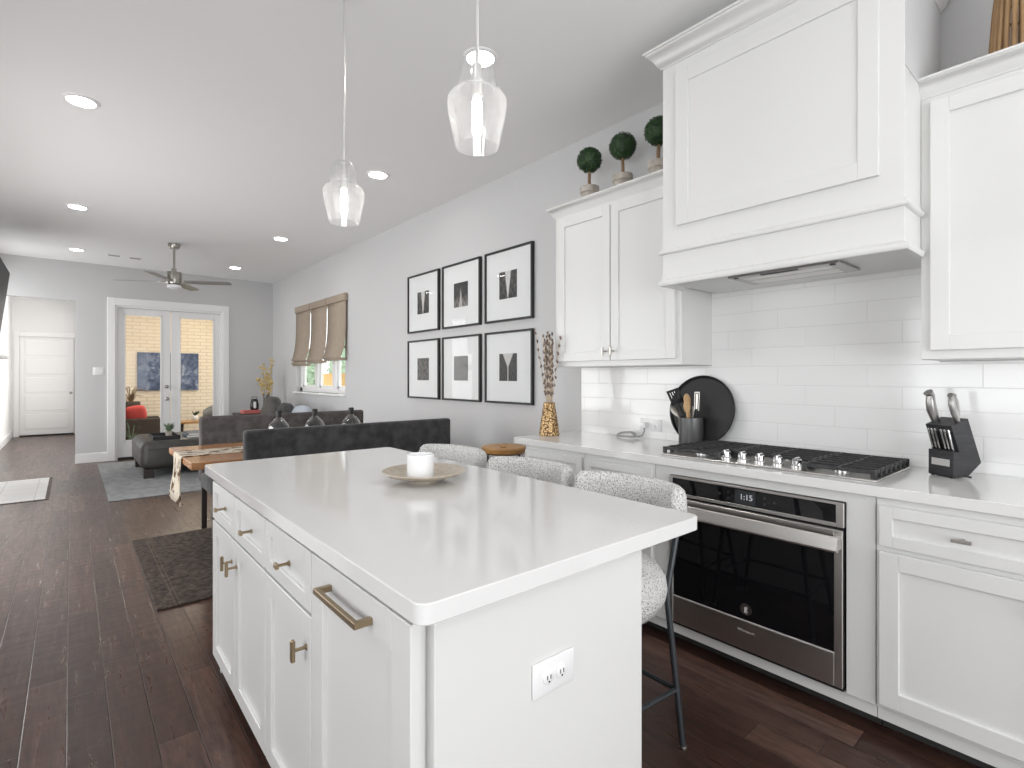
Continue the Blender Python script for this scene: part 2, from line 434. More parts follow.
def chain_matrix(o):
    m = Matrix()
    while o is not None:
        m = (Matrix.Translation(o.location) @ o.rotation_euler.to_matrix().to_4x4()) @ m
        o = o.parent
    return m
def obj(name, bm, material, parent=None, world=True, smooth=35, solid=None):
    bmesh.ops.recalc_face_normals(bm, faces=bm.faces)
    me = bpy.data.meshes.new(name); bm.to_mesh(me); bm.free()
    if parent is not None and world: me.transform(chain_matrix(parent).inverted())
    me.materials.append(M[material] if isinstance(material, str) else material)
    o = bpy.data.objects.new(name, me); C.objects.link(o)
    if parent is not None: o.parent = parent
    if smooth:
        me.polygons.foreach_set('use_smooth', [True]*len(me.polygons)); me.set_sharp_from_angle(angle=math.radians(smooth))
    if solid:
        md = o.modifiers.new('solid', 'SOLIDIFY'); md.thickness = solid; md.offset = 0
    return o
def tag(o, label, cat, group=None, kind=None):
    o['label'] = label; o['category'] = cat
    if group: o['group'] = group
    if kind: o['kind'] = kind
    return o
def thing(name, label, cat, loc=(0, 0, 0), rotz=0.0, group=None, rot=None):
    o = bpy.data.objects.new(name, None); C.objects.link(o); o.empty_display_size = .1
    o.location = loc; o.rotation_euler = rot or (0, 0, rotz)
    return tag(o, label, cat, group)
def single(name, bm, material, label, cat, loc, group=None, **kw):
    """a thing that is one mesh, built in world coordinates, with its origin at loc"""
    bmesh.ops.translate(bm, vec=-Vector(loc), verts=bm.verts)
    o = obj(name, bm, material, None, **kw); o.location = loc
    return tag(o, label, cat, group)
def struct(name, bm, material, label, cat, parent=None, **kw):
    o = obj(name, bm, material, parent, **kw)
    if parent is None: tag(o, label, cat, None, 'structure')
    return o
def dup(root, loc, rotz=0.0, label=None, group=None):
    r = root.copy(); C.objects.link(r); r.location = loc; r.rotation_euler = (0, 0, rotz)
    if label: r['label'] = label
    if group: r['group'] = group
    for ch in list(root.children):
        c = ch.copy(); C.objects.link(c); c.parent = r
        for g in list(ch.children):
            d = g.copy(); C.objects.link(d); d.parent = c
    return r

# ------------------------------------------------------------------ room shell
H = 3.05; XW = 2.86; YB = 10.25; XL = -.98
KX, KY = -2.45, -2.65                 # kitchen walls left of and behind the camera
bm = new(); box(bm, -3.2, 3.1, -3.2, YB + .15, -.1, 0); box(bm, -1.1, .24, YB + .15, 15.7, -.1, 0)
struct('floor', bm, 'floor', 'dark hand scraped wooden plank floor', 'floor')
bm = new(); box(bm, -2.7, 3.1, -2.9, 15.7, H, H + .1)
struct('ceiling', bm, 'ceil', 'smooth light grey ceiling with recessed lights', 'ceiling')
WY0, WY1, WZ0, WZ1 = 6.90, 8.93, 1.07, 2.42
bm = new()
for a in ((KY - .15, WY0, 0, H), (WY1, YB + .15, 0, H), (WY0, WY1, 0, WZ0), (WY0, WY1, WZ1, H)):
    box(bm, XW, XW + .15, a[0], a[1], a[2], a[3])
struct('wall_right', bm, 'wall', 'light grey wall with six framed prints and a window', 'wall')
DX0, DX1, DZ = .53, 2.03, 2.44
bm = new()
for a in ((.05, DX0, 0, H), (DX1, XW, 0, H), (DX0, DX1, DZ, H), (XL, .05, 2.475, H)):
    box(bm, a[0], a[1], YB, YB + .15, a[2], a[3])
struct('wall_back', bm, 'wall', 'light grey end wall around the double glass doors and hall opening', 'wall')
bm = new(); box(bm, XL - .12, XL, 3.6, 3.8, 0, H); box(bm, XL - .12, XL, 7.0, 9.2, 0, H); box(bm, XL - .12, XL, 10.16, YB + .15, 0, H); box(bm, XL - .12, XL, 9.2, 10.16, 0, .25); box(bm, XL - .12, XL, 9.2, 10.16, 2.65, H); box(bm, XL - .12, XL, 3.8, 7.0, 0, .08); box(bm, XL - .12, XL, 3.8, 7.0, 2.35, H)
struct('wall_left', bm, 'wall', 'grey wall behind the television and mantel shelf', 'wall')
bm = new(); box(bm, XL - .12, XL, YB + .15, 15.7, 0, H); box(bm, .10, .24, YB + .15, 11.35, 0, H); box(bm, .10, .24, 14.45, 15.7, 0, H); box(bm, .10, .24, 11.35, 14.45, 0, .45); box(bm, .10, .24, 11.35, 14.45, 2.55, H)
box(bm, XL, .10, 15.55, 15.64, 2.21, H); box(bm, XL, -.87, 15.55, 15.64, 0, 2.21); box(bm, .06, .10, 15.55, 15.64, 0, 2.21); box(bm, XL, .10, 15.64, 15.7, 0, H)  # rear box is an added backing that blocks sky light around the door
struct('wall_hall', bm, 'hallwall', 'white walls of the hallway beyond the opening', 'wall')
# kitchen walls behind and left of the camera, window behind, left opening added for fill
bm = new()
for a in ((KX, -1.4, 0, H), (2.2, XW, 0, H), (-1.4, 2.2, 0, .35), (-1.4, 2.2, 2.45, H)):
    box(bm, a[0], a[1], KY - .15, KY, a[2], a[3])
struct('wall_front', bm, 'wall', 'grey wall with a wide window opening', 'wall')
bm = new()
for a in ((KY - .15, -.6, 0, H), (1.8, 3.6, 0, H), (-.6, 1.8, 0, .9), (-.6, 1.8, 2.3, H)):
    box(bm, KX - .15, KX, a[0], a[1], a[2], a[3])
box(bm, KX, XL - .12, 3.6, 3.72, 0, H)
struct('wall_kitchen', bm, 'wall', 'grey kitchen wall left of the island', 'wall')

# baseboards
bm = new(); box(bm, .05, DX0 - .10, YB - .018, YB, 0, .14, .003); box(bm, DX1 + .10, XW, YB - .018, YB, 0, .14, .003)
struct('baseboard_back', bm, 'trim', 'white baseboard along the end wall', 'baseboard')
bm = new(); box(bm, XW - .018, XW, 2.62, YB - .02, 0, .14, .003)
struct('baseboard_right', bm, 'trim', 'white baseboard under the framed prints', 'baseboard')
bm = new(); box(bm, XL, XL + .018, YB + .15, 15.5, 0, .14, .003)
struct('baseboard_hall', bm, 'trim', 'white baseboard along the hallway wall', 'baseboard')
# casing round the double doors
bm = new()
box(bm, DX0 - .10, DX0, YB - .022, YB, 0, DZ + .115, .004); box(bm, DX1, DX1 + .10, YB - .022, YB, 0, DZ + .115, .004)
box(bm, DX0, DX1, YB - .022, YB, DZ, DZ + .115, .004)
box(bm, DX0, DX0 + .03, YB, YB + .15, 0, DZ, .002); box(bm, DX1 - .03, DX1, YB, YB + .15, 0, DZ, .002); box(bm, DX0 + .03, DX1 - .03, YB, YB + .15, DZ - .03, DZ, .002)
struct('trim_1', bm, 'trim', 'wide white casing around the double glass doors', 'door casing')
bm = new(); box(bm, DX0 + .03, DX1 - .03, YB + .02, YB + .15, 0, .03, .003)
struct('trim_2', bm, 'black', 'dark threshold under the double glass doors', 'threshold')

def french_leaf(name, x0, x1, label, hx=None):
    gx0, gx1, gz0, gz1 = (x0 + .072, x1 - .115, .28, 2.32) if hx else (x0 + .11, x1 - .085, .28, 2.32)
    y0, y1 = YB + .045, YB + .09
    bm = new()
    box(bm, x0, gx0, y0, y1, .035, DZ - .033, .002); box(bm, gx1, x1, y0, y1, .035, DZ - .033, .002)
    box(bm, gx0, gx1, y0, y1, .035, gz0, .002); box(bm, gx0, gx1, y0, y1, gz1, DZ - .033, .002)
    b = .025
    for a in ((gx0, gx0 + b, gz0, gz1), (gx1 - b, gx1, gz0, gz1), (gx0, gx1, gz0, gz0 + b), (gx0, gx1, gz1 - b, gz1)):
        box(bm, a[0], a[1], y0 - .008, y0 + .002, a[2], a[3], .003)
    d = struct(name, bm, 'trim', label, 'door')
    bm = new(); box(bm, gx0, gx1, y0 + .018, y0 + .024, gz0, gz1); obj('glass_pane', bm, 'pane', d)
    if hx:
        bm = new()
        lathe(bm, [(.026, 0), (.026, .006), (.012, .012), (.012, .03), (.028, .04), (.03, .055), (.02, .065), (0, .067)], (hx, y0, .95), 20, mtx=Matrix.Rotation(PI/2, 4, 'X'))
        obj('door_knob', bm, 'nickel', d)
        bm = new()
        lathe(bm, [(.028, 0), (.028, .012), (.02, .018), (0, .02)], (hx, y0, 1.15), 20, mtx=Matrix.Rotation(PI/2, 4, 'X'))
        obj('deadbolt', bm, 'nickel', d)
    return d
french_leaf('door_1', DX0 + .035, 1.262, 'left leaf of the double glass doors, with knob and deadbolt', 1.21)
french_leaf('door_2', 1.274, DX1 - .035, 'right leaf of the double glass doors, without a knob')
# hall door
bm = new(); dx0, dx1, dy = -.86, .05, 15.58
box(bm, dx0, dx1, dy, dy + .04, .035, 2.205, .002)
for i in range(5):
    z0 = .16 + i*.405
    for a in ((dx0 + .09, dx1 - .09, z0, z0 + .33),):
        e = .02
        box(bm, a[0], a[1], dy - .008, dy + .002, a[2], a[3], .007)
d = struct('door_3', bm, 'trim', 'white five panel door at the end of the hallway', 'door')
bm = new(); lathe(bm, [(.03, 0), (.03, .006), (.012, .01), (.012, .035), (.027, .045), (.027, .06), (0, .068)], (-.0, dy, .95), 16, mtx=Matrix.Rotation(PI/2, 4, 'X'))
obj('door_knob', bm, 'nickel', d)
bm = new(); box(bm, -.95, -.86, 15.53, 15.55, 0, 2.30, .004); box(bm, -.86, .10, 15.53, 15.55, 2.20, 2.30, .004)
struct('trim_3', bm, 'trim', 'white casing around the hallway door', 'door casing')

bm = new(); box(bm, -.86, .05, 15.57, 15.63, 0, .03)
struct('trim_5', bm, 'black', 'dark threshold under the hallway door', 'threshold')

# ------------------------------------------------------------------ right wall window
xg = XW + .09
bm = new(); fw = .05
box(bm, xg - .02, xg + .05, WY0, WY0 + .04, WZ0, WZ1, .003); box(bm, xg - .02, xg + .05, WY1 - .10, WY1, WZ0, WZ1, .003)
box(bm, xg - .02, xg + .05, WY0, WY1, WZ1 - .05, WZ1, .003); box(bm, xg - .02, xg + .05, WY0, WY1, WZ0, WZ0 + .07, .003)
cuts = (7.43, 8.14)
for c in cuts: box(bm, xg - .04, xg + .05, c - .06, c + .06, WZ0, WZ1, .003)
spans = ((WY0 + .04, 7.37), (7.49, 8.08), (8.20, WY1 - .10))
for a, b in spans:
    for q in ((a, a + .035, WZ0 + .07, WZ1 - .05), (b - .035, b, WZ0 + .07, WZ1 - .05), (a, b, WZ0 + .07, WZ0 + .11), (a, b, 1.72, 1.77)):
        box(bm, xg, xg + .03, q[0], q[1], q[2], q[3], .002)
w = struct('window_1', bm, 'trim', 'white three sash window under the beige roman shades', 'window')
for a, b in spans:
    bm = new(); box(bm, xg + .012, xg + .018, a + .03, b - .03, WZ0 + .10, WZ1 - .05); obj('glass_pane', bm, 'pane', w)
bm = new(); box(bm, XW - .045, XW + .07, WY0 - .05, WY1 + .05, WZ0 - .03, WZ0, .006)
obj('window_sill', bm, 'trim', w)

def roman_shade(y0, y1, zt, zb, folds, label):
    t = thing('roman_shade', label, 'window shade', (XW, (y0 + y1)/2, zt), 0, None)
    bm = new(); box(bm, XW - .055, XW - .001, y0, y1, zt - .10, zt, .008, 2); obj('valance', bm, 'linen', t)
    bm = new(); prof = []
    L = zt - .10 - zb
    pts = [(XW - .030, zt - .09)]
    for i in range(1, 13):
        f = i/12; pts.append((XW - .030 - .055*f**4, zt - .10 - (L - .02)*f))
    for k in range(folds):
        zz = zb - .055*k
        pts += [(XW - .105, zz - .01), (XW - .095, zz - .035), (XW - .055, zz - .03)]
    back = [(x + .008, z + .002) for x, z in reversed(pts)]
    P = [[(x, y, z) for y in (y0 + .004, (y0 + y1)/2, y1 - .004)] for x, z in pts]
    P = [[(x - (.012*(i/len(pts)) if j == 1 else 0), y, z) for j, (x, y, z) in enumerate(r)] for i, r in enumerate(P)]
    grid_surface(bm, P); obj('fabric', bm, 'linen', t, solid=.006)
    bm = new(); box(bm, XW - .09, XW - .02, y0 + .01, y1 - .01, zb - .055*folds - .005, zb - .055*folds + .025, .006, 2); obj('hem_bar', bm, 'linen', t)
    return t
roman_shade(8.17, 8.84, 2.45, 1.60, 2, 'beige roman shade nearest the corner, hanging lowest with two folds')
roman_shade(7.49, 8.14, 2.45, 1.575, 1, 'middle beige roman shade of the three')
roman_shade(6.80, 7.46, 2.45, 1.60, 1, 'beige roman shade nearest the framed prints')

# ------------------------------------------------------------------ hearth, mantel, television
bm = new(); box(bm, XL, -.180, 7.43, 9.05, 0, .006)
struct('trim_4', bm, 'wicker', 'thin brown border around the white hearth tiles', 'hearth border')
def hearth_mat():
    m, t, b = mat('white hearth tile', (.74, .74, .73), .3)
    br = t.new('ShaderNodeTexBrick', offset=0.0); t.l.new(t.co(), br.inputs['Vector']); br.inputs['Scale'].default_value = 1
    br.inputs['Brick Width'].default_value = .30; br.inputs['Row Height'].default_value = .30; br.inputs['Mortar Size'].default_value = .005
    for k, c in (('Color1', .74), ('Color2', .72), ('Mortar', .5)): br.inputs[k].default_value = (c, c, c, 1)
    t.l.new(br.outputs[0], b.inputs['Base Color']); return m
M['hearth'] = hearth_mat()
bm = new(); box(bm, XL, -.212, 7.47, 9.01, .006, .010); single('hearth', bm, 'hearth', 'white tiled hearth set in the floor by the mantel', 'hearth', (-.6, 8.25, .006))
m_ = thing('mantel_shelf', 'white mantel shelf under the wall television', 'mantel', (XL, 8.2, 1.55))
bm = new(); box(bm, XL, -.60, 7.3, 9.0, 1.53, 1.57, .006); obj('shelf_board', bm, 'trim', m_)
bm = new(); box(bm, XL, -.66, 7.35, 8.95, 1.44, 1.53, .01); obj('bracket_moulding', bm, 'trim', m_)
tv = thing('television', 'black television tilted forward above the white mantel shelf', 'television', (-.665, 8.2, 1.80), rot=(0, math.radians(6.5), 0))
bm = new(); box(bm, -.05, 0, -.70, .70, 0, .80, .006); obj('screen_panel', bm, 'tvblack', tv, world=False)
bm = new(); box(bm, -.002, .003, -.68, .68, .02, .78); obj('screen', bm, 'tvblack', tv, world=False)
bm = new(); tube(bm, [(-.05, 0, .4), (-.34, 0, .36)], .03, 12); obj('wall_bracket', bm, 'black', tv, world=False)

# ------------------------------------------------------------------ light switch, vents, recessed lights
t = thing('light_switch', 'white triple light switch plate on the grey end wall', 'light switch', (.32, YB, 1.40))
bm = new(); box(bm, .255, .385, YB - .008, YB, 1.34, 1.46, .004, 2); obj('plate', bm, 'white', t)
for i in range(3):
    bm = new(); box(bm, .277 + i*.033, .299 + i*.033, YB - .013, YB - .006, 1.365, 1.435, .002); obj('rocker', bm, 'white', t)
for (x, y, lb) in ((.47, 9.35, 'white ceiling vent nearer the hall opening'), (.72, 9.38, 'white ceiling vent nearer the glass doors')):
    t = thing('ceiling_vent', lb, 'vent', (x, y, H))
    bm = new(); box(bm, x - .08, x + .08, y - .05, y + .05, H - .006, H, .002); obj('vent_frame', bm, 'trim', t)
    bm = new()
    for k in range(4): box(bm, x - .065, x + .065, y - .036 + k*.019, y - .030 + k*.019, H - .009, H - .004)
    obj('louvre', bm, 'nickel', t)
M['can_living'] = emis('lit living room can', (1, .98, .95), CAN_LIVING)
def recessed(lens='can'):
    t = thing('recessed_light', '', 'ceiling light', (0, 0, H), 0, 'round recessed ceiling lights')
    bm = new(); lathe(bm, [(.072, -.001), (.074, -.010), (.092, -.006), (.095, 0), (.072, 0)], n=32, cap=False); obj('trim_ring', bm, 'trim', t, world=False)
    bm = new(); lathe(bm, [(0, -.006), (.0725, -.006), (.0725, -.001), (0, -.001)], n=32, cap=False); obj('lens', bm, lens, t, world=False)
    return t
spots = [(.05, 4.25, 'recessed ceiling light nearest the camera in the row toward the hall opening'),
         (.05, 6.92, 'second recessed ceiling light in the row toward the hall opening'),
         (.06, 9.25, 'small recessed ceiling light near the hall opening'),
         (2.01, 4.15, 'recessed ceiling light above the end of the framed prints'),
         (2.01, 6.86, 'recessed ceiling light before the roman shades, between two others'),
         (1.99, 9.15, 'recessed ceiling light closest to the far window corner'),
         (1.70, 2.27, 'large recessed ceiling light right behind the nearest glass pendant')]
r0 = recessed()
for i, (x, y, lb) in enumerate(spots):
    if i == 0: r0.location = (x, y, H); r0['label'] = lb
    elif i == 2: r1 = recessed('can_living'); r1.location = (x, y, H); r1['label'] = lb
    else: dup(r1 if i == 5 else r0, (x, y, H), 0, lb)
for (x, y) in ((.05, 1.0), (1.70, .1), (-1.2, 1.0), (.05, -1.2), (1.7, -1.4)):
    dup(r0, (x, y, H), 0, 'recessed ceiling light over the kitchen aisle, outside the picture')
for y in (11.8, 14.2):  # unseen hallway cans, added for brightness
    dup(r0, (-.44, y, H), 0, 'unseen recessed light added to brighten the hallway')

# ------------------------------------------------------------------ ceiling fan
FX, FY = 1.03, 8.05
t = thing('ceiling_fan', 'brushed nickel ceiling fan with four grey blades', 'ceiling fan', (FX, FY, H))
bm = new(); lathe(bm, [(.0, H), (.07, H), (.07, H - .03), (.055, H - .06), (.0, H - .06)], (FX, FY, 0), 28); obj('canopy', bm, 'nickel', t)
bm = new(); lathe(bm, [(.013, H - .05), (.013, 2.70)], (FX, FY, 0), 12); obj('downrod', bm, 'nickel', t)
bm = new(); lathe(bm, [(0, 2.735), (.028, 2.73), (.03, 2.69), (.085, 2.68), (.09, 2.67), (.09, 2.53), (.085, 2.52), (.06, 2.51), (0, 2.51)], (FX, FY, 0), 32); obj('motor_housing', bm, 'nickel', t)
bm = new(); lathe(bm, [(0, 2.51), (.082, 2.51), (.085, 2.48), (.06, 2.465), (0, 2.46)], (FX, FY, 0), 32); obj('light_bowl', bm, 'candle', t)
M['fanblade'] = pmat('grey fan blade', (.24, .235, .23), .35, .2)
for k in range(4):
    a = math.radians(-29 + 90*k)
    mtx = Matrix.Translation((FX, FY, 2.555)) @ Matrix.Rotation(a, 4, 'Z') @ Matrix.Rotation(math.radians(-9), 4, 'X')
    bm = new(); extrude_profile(bm, [(.13, -.05), (.30, -.066), (.66, -.062), (.685, -.04), (.685, .04), (.66, .062), (.30, .066), (.13, .05)], 'Z', -.004, .004)
    xform(bm.verts, mtx); b = obj('blade', bm, 'fanblade', t)
    bm = new(); box(bm, .075, .20, -.02, .02, -.012, -.003, .002); xform(bm.verts, mtx); obj('blade_iron', bm, 'nickel', b)

# ------------------------------------------------------------------ cabinet builders (fronts facing -X)
def shaker(bm, x, y0, y1, z0, z1, rail=.057, th=.02, rec=.011):
    bv = .0018
    box(bm, x, x + th, y0, y0 + rail, z0, z1, bv); box(bm, x, x + th, y1 - rail, y1, z0, z1, bv)
    box(bm, x, x + th, y0 + rail - .001, y1 - rail + .001, z0, z0 + rail, bv); box(bm, x, x + th, y0 + rail - .001, y1 - rail + .001, z1 - rail, z1, bv)
    box(bm, x + rec, x + th - .001, y0 + rail - .004, y1 - rail + .004, z0 + rail - .004, z1 - rail + .004)
def t_pull(parent, x, y, z, vertical, material, ln=.05, proj=.032, name='t_handle'):
    bm = new()
    r = .0075 if material == 'bronze' else .0055
    if vertical: box(bm, x - proj - .010, x - proj, y - r, y + r, z - ln/2, z + ln/2, .0015)
    else: box(bm, x - proj - .010, x - proj, y - ln/2, y + ln/2, z - r, z + r, .0015)
    tube(bm, [(x - proj, y, z), (x + .001, y, z)], .0045, 10)
    if material == 'bronze': lathe(bm, [(.008, 0), (.008, .003), (0, .003)], (x, y, z), 12, mtx=Matrix.Rotation(-PI/2, 4, 'Y'))
    obj(name, bm, material, parent)
def crown(bm, x0, y0, y1, z0, z1, out, left_return=None, right_return=None):
    """crown moulding on a front face at x0 (facing -X), swept round its ends to the wall"""
    h = z1 - z0
    prof = [(0, 0), (.10, .0), (.14, .12), (.30, .22), (.45, .42), (.70, .72), (.86, .78), (.90, .86), (1.0, .88), (1.0, 1.0), (0, 1.0)]
    paths = [[], []]
    rows = []
    for o, q in prof:
        k = o*out
        rows.append([(right_return, y0 - k, z0 + q*h), (x0 - k, y0 - k, z0 + q*h), (x0 - k, y1 + k, z0 + q*h), (left_return, y1 + k, z0 + q*h)])
    grid_surface(bm, rows + [rows[0]])

# ------------------------------------------------------------------ kitchen island
IX0, IX1, IY0, IY1 = .458, 1.375, .785, 2.70
isl = thing('kitchen_island', 'white kitchen island with drawers and shaker doors under white quartz', 'kitchen island', (.9, 1.7, 0))
bm = new()
box(bm, .510, 1.128, .853, 2.583, .10, .874, .002)
box(bm, .486, .510, .852, 2.585, .10, .874, .0015)
obj('body', bm, 'cab', isl)
bm = new(); box(bm, .5105, 1.145, .822, .852, 0, .874, .0015); obj('end_panel', bm, 'cab', isl)
bm = new(); box(bm, .505, 1.145, 2.584, 2.602, 0, .874, .0015); obj('end_panel', bm, 'cab', isl)
bm = new(); box(bm, 1.128, 1.146, .846, 2.584, 0, .874, .0015); obj('back_panel', bm, 'cab', isl)
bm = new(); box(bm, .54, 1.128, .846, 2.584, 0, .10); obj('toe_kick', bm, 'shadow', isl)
FXI = .466
for (a, b) in ((2.156, 2.545), (1.751, 2.150), (1.344, 1.745)):
    bm = new(); shaker(bm, FXI, a, b, .705, .862, .042); d = obj('drawer', bm, 'cab', isl)
    t_pull(d, FXI + .009, (a + b)/2, .778, False, 'bronze', .024, .030, 'drawer_pull')
for (a, b, hy) in ((2.156, 2.545, 2.192), (1.751, 2.150, 2.116), (1.344, 1.745, 1.374)):
    bm = new(); shaker(bm, FXI, a, b, .115, .695); d = obj('door', bm, 'cab', isl)
    t_pull(d, FXI, hy, .610, True, 'bronze', .055, .030, 'door_pull')
bm = new(); shaker(bm, FXI, .832, 1.338, .115, .862, .075); d = obj('pull_out_front', bm, 'cab', isl)
bm = new()
box(bm, FXI - .040, FXI - .028, .985, 1.215, .808, .822, .0015); box(bm, FXI - .030, FXI + .001, .985, .999, .808, .822, .0015); box(bm, FXI - .030, FXI + .001, 1.201, 1.215, .808, .822, .0015)
obj('bar_handle', bm, 'bronze', d)
bm = new(); slab(bm, IX0, IX1, IY0, IY1, .875, .914, .028)
single('island_countertop', bm, 'quartz', 'white quartz slab on top of the kitchen island', 'countertop', (.9, 1.7, .875), smooth=20)

def outlet(loc, w, h, axis, label, sockets):
    """cover plate on a face; axis 'Y' -> faces -Y, 'X' -> faces -X"""
    t = thing('electrical_outlet', label, 'outlet', loc, 0 if axis == 'Y' else -PI/2)
    bm = new(); box(bm, -w/2, w/2, -.006, 0, -h/2, h/2, .003, 2); obj('cover_plate', bm, 'white', t, world=False)
    for sx in sockets:
        bm = new(); lathe(bm, [(.016, 0), (.016, .009), (.0145, .010), (0, .010)], (sx, 0, 0), 20, mtx=Matrix.Rotation(PI/2, 4, 'X')); s = obj('socket', bm, 'white', t, world=False)
        bm = new()
        box(bm, sx - .006, sx - .004, -.0108, -.0095, -.004, .005); box(bm, sx + .004, sx + .006, -.0108, -.0095, -.004, .005)
        lathe(bm, [(.0022, 0), (.0022, .0012)], (sx, -.0096, -.009), 10, mtx=Matrix.Rotation(PI/2, 4, 'X')); obj('slot', bm, 'socket', s, world=False)
    return t
outlet((.815, .822, .655), .128, .076, 'Y', 'white duplex outlet on the end panel of the kitchen island', (-.02, .02))

# plate and candle on the island
px, py = 1.030, 1.735
bm = new(); lathe(bm, [(0, .914), (.055, .914), (.055, .922), (.09, .926), (.14, .941), (.158, .952), (.156, .956), (.138, .946), (.08, .932), (0, .930)], (px, py, 0), 48)
single('plate', bm, 'plate', 'shallow sand coloured dish on the island holding a white candle', 'dish', (px, py, .914))
bm = new(); cx, cy = px - .022, py - .01
lathe(bm, [(0, .932), (.046, .932), (.050, .936), (.051, 1.016), (.048, 1.019), (.045, 1.016), (.045, 1.004), (0, 1.004)], (cx, cy, 0), 36)
cd = single('candle', bm, 'candle', 'white candle jar standing in the sand coloured dish', 'candle', (cx, cy, .932))
bm = new(); tube(bm, [(cx, cy, 1.003), (cx + .002, cy, 1.012)], .0012, 6); obj('wick', bm, 'black', cd)

# ------------------------------------------------------------------ base cabinets on the right
FXB, FRX = 2.232, 2.252
def base_cabinet(y0, y1, fronts, label):
    t = thing('base_cabinet', label, 'base cabinet', (2.55, (y0 + y1)/2, 0))
    bm = new(); box(bm, FRX, XW - .012, y0 + .0005, y1 - .0005, .105, .874, .0012); box(bm, FRX + .016, FRX + .04, y0, y1, .055, .104); obj('body', bm, 'cab', t)
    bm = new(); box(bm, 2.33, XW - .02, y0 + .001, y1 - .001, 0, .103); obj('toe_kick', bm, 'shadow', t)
    for f in fronts:
        kind, a, b, z0, z1 = f[:5]
        bm = new(); shaker(bm, FXB, a, b, z0, z1, .042 if kind == 'drawer' else .060)
        d = obj(kind, bm, 'cab', t)
        if kind == 'drawer': t_pull(d, FXB + .009, (a + b)/2, (z0 + z1)/2, False, 'nickel', .052, .03, 'drawer_pull')
        else: t_pull(d, FXB, f[5], z1 - .085, True, 'nickel', .052, .03, 'door_pull')
    return t
def two(y0, y1, hy): return [('drawer', y0 + .012, y1 - .012, .70, .846), ('door', y0 + .012, y1 - .012, .125, .680, hy)]
base_cabinet(2.010, 2.515, two(2.010, 2.515, 2.05), 'white base cabinet at the end of the counter beside the wooden stool')
base_cabinet(1.535, 2.008, two(1.535, 2.008, 1.95), 'white base cabinet between the oven and the end cabinet')
base_cabinet(.100, .590, two(.100, .590, .14), 'white base cabinet right of the oven, under the knife block')
base_cabinet(-.40, .098, two(-.40, .098, .05), 'white base cabinet beyond the one under the knife block')
t = thing('oven_cabinet', 'white cabinet housing the built in oven', 'base cabinet', (2.55, 1.06, 0))
bm = new()
OY0, OY1, OZ0, OZ1 = .690, 1.446, .110, .830
box(bm, FRX, XW - .012, .5925, OY0 - .003, .105, .874, .001); box(bm, FRX, XW - .012, OY1 + .003, 1.533, .105, .874, .001)
box(bm, FRX, XW - .012, OY0 - .003, OY1 + .003, OZ1 + .003, .874, .001); box(bm, FRX + .016, FRX + .04, .5925, 1.533, .055, .104)
obj('body', bm, 'cab', t)
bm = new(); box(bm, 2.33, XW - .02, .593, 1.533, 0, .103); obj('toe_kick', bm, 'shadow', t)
bm = new(); slab(bm, 2.225, XW - .001, -.45, 2.605, .875, .914, .004)
single('kitchen_countertop', bm, 'quartz', 'white quartz counter along the tiled wall with the cooktop set in', 'countertop', (2.5, 1.1, .875), smooth=20)

# oven
ov = thing('wall_oven', 'stainless steel built in oven with black glass door and lit clock', 'oven', (2.5, 1.066, OZ0))
bm = new(); box(bm, 2.262, 2.75, OY0 + .006, OY1 - .006, OZ0 + .004, OZ1 - .004); obj('oven_body', bm, 'black', ov)
xo = 2.235
# control panel
bm = new(); pz0, pz1 = .735, OZ1
box(bm, xo, 2.262, OY0, OY0 + .028, pz0, pz1, .0015); box(bm, xo, 2.262, OY1 - .018, OY1, pz0, pz1, .0015)
box(bm, xo, 2.262, OY0 + .027, OY1 - .017, pz0, pz0 + .016, .0015); box(bm, xo, 2.262, OY0 + .027, OY1 - .017, pz1 - .010, pz1, .0015)
cp = obj('control_panel', bm, 'steel', ov)
bm = new(); box(bm, xo + .001, 2.261, OY0 + .027, OY1 - .017, pz0 + .015, pz1 - .009); obj('control_glass', bm, 'blackglass', cp)
bm = new(); box(bm, xo - .0004, xo + .002, 1.025, 1.115, .755, .815); obj('display', bm, 'display', cp)
def text(name, body, size, loc, material, parent, ext=.0006, sx=1.0):
    cu = bpy.data.curves.new(name, 'FONT'); cu.body = body; cu.size = size; cu.extrude = ext; cu.align_x = 'CENTER'; cu.align_y = 'CENTER'
    tmp = bpy.data.objects.new(name, cu); me = bpy.data.meshes.new_from_object(tmp); bpy.data.objects.remove(tmp); bpy.data.curves.remove(cu)
    me.name = name; me.materials.clear(); me.materials.append(M[material]); o = bpy.data.objects.new(name, me); C.objects.link(o)
    o.parent = parent
    o.location = chain_matrix(parent).inverted() @ Vector(loc); o.rotation_euler = (PI/2, 0, -PI/2); o.scale = (sx, 1, 1)
    return o
text('clock_digits', '1:15', .034, (xo - .001, 1.064, .786), 'digits', cp)
for y, z in ((1.185, .785), (1.145, .797), (1.145, .771), (.985, .797), (.985, .771), (.945, .785)):
    bm = new(); lathe(bm, [(.006, 0), (.006, .0006), (0, .0006)], (xo + .001, y, z), 14, mtx=Matrix.Rotation(-PI/2, 4, 'Y')); obj('touch_button', bm, 'display', cp)
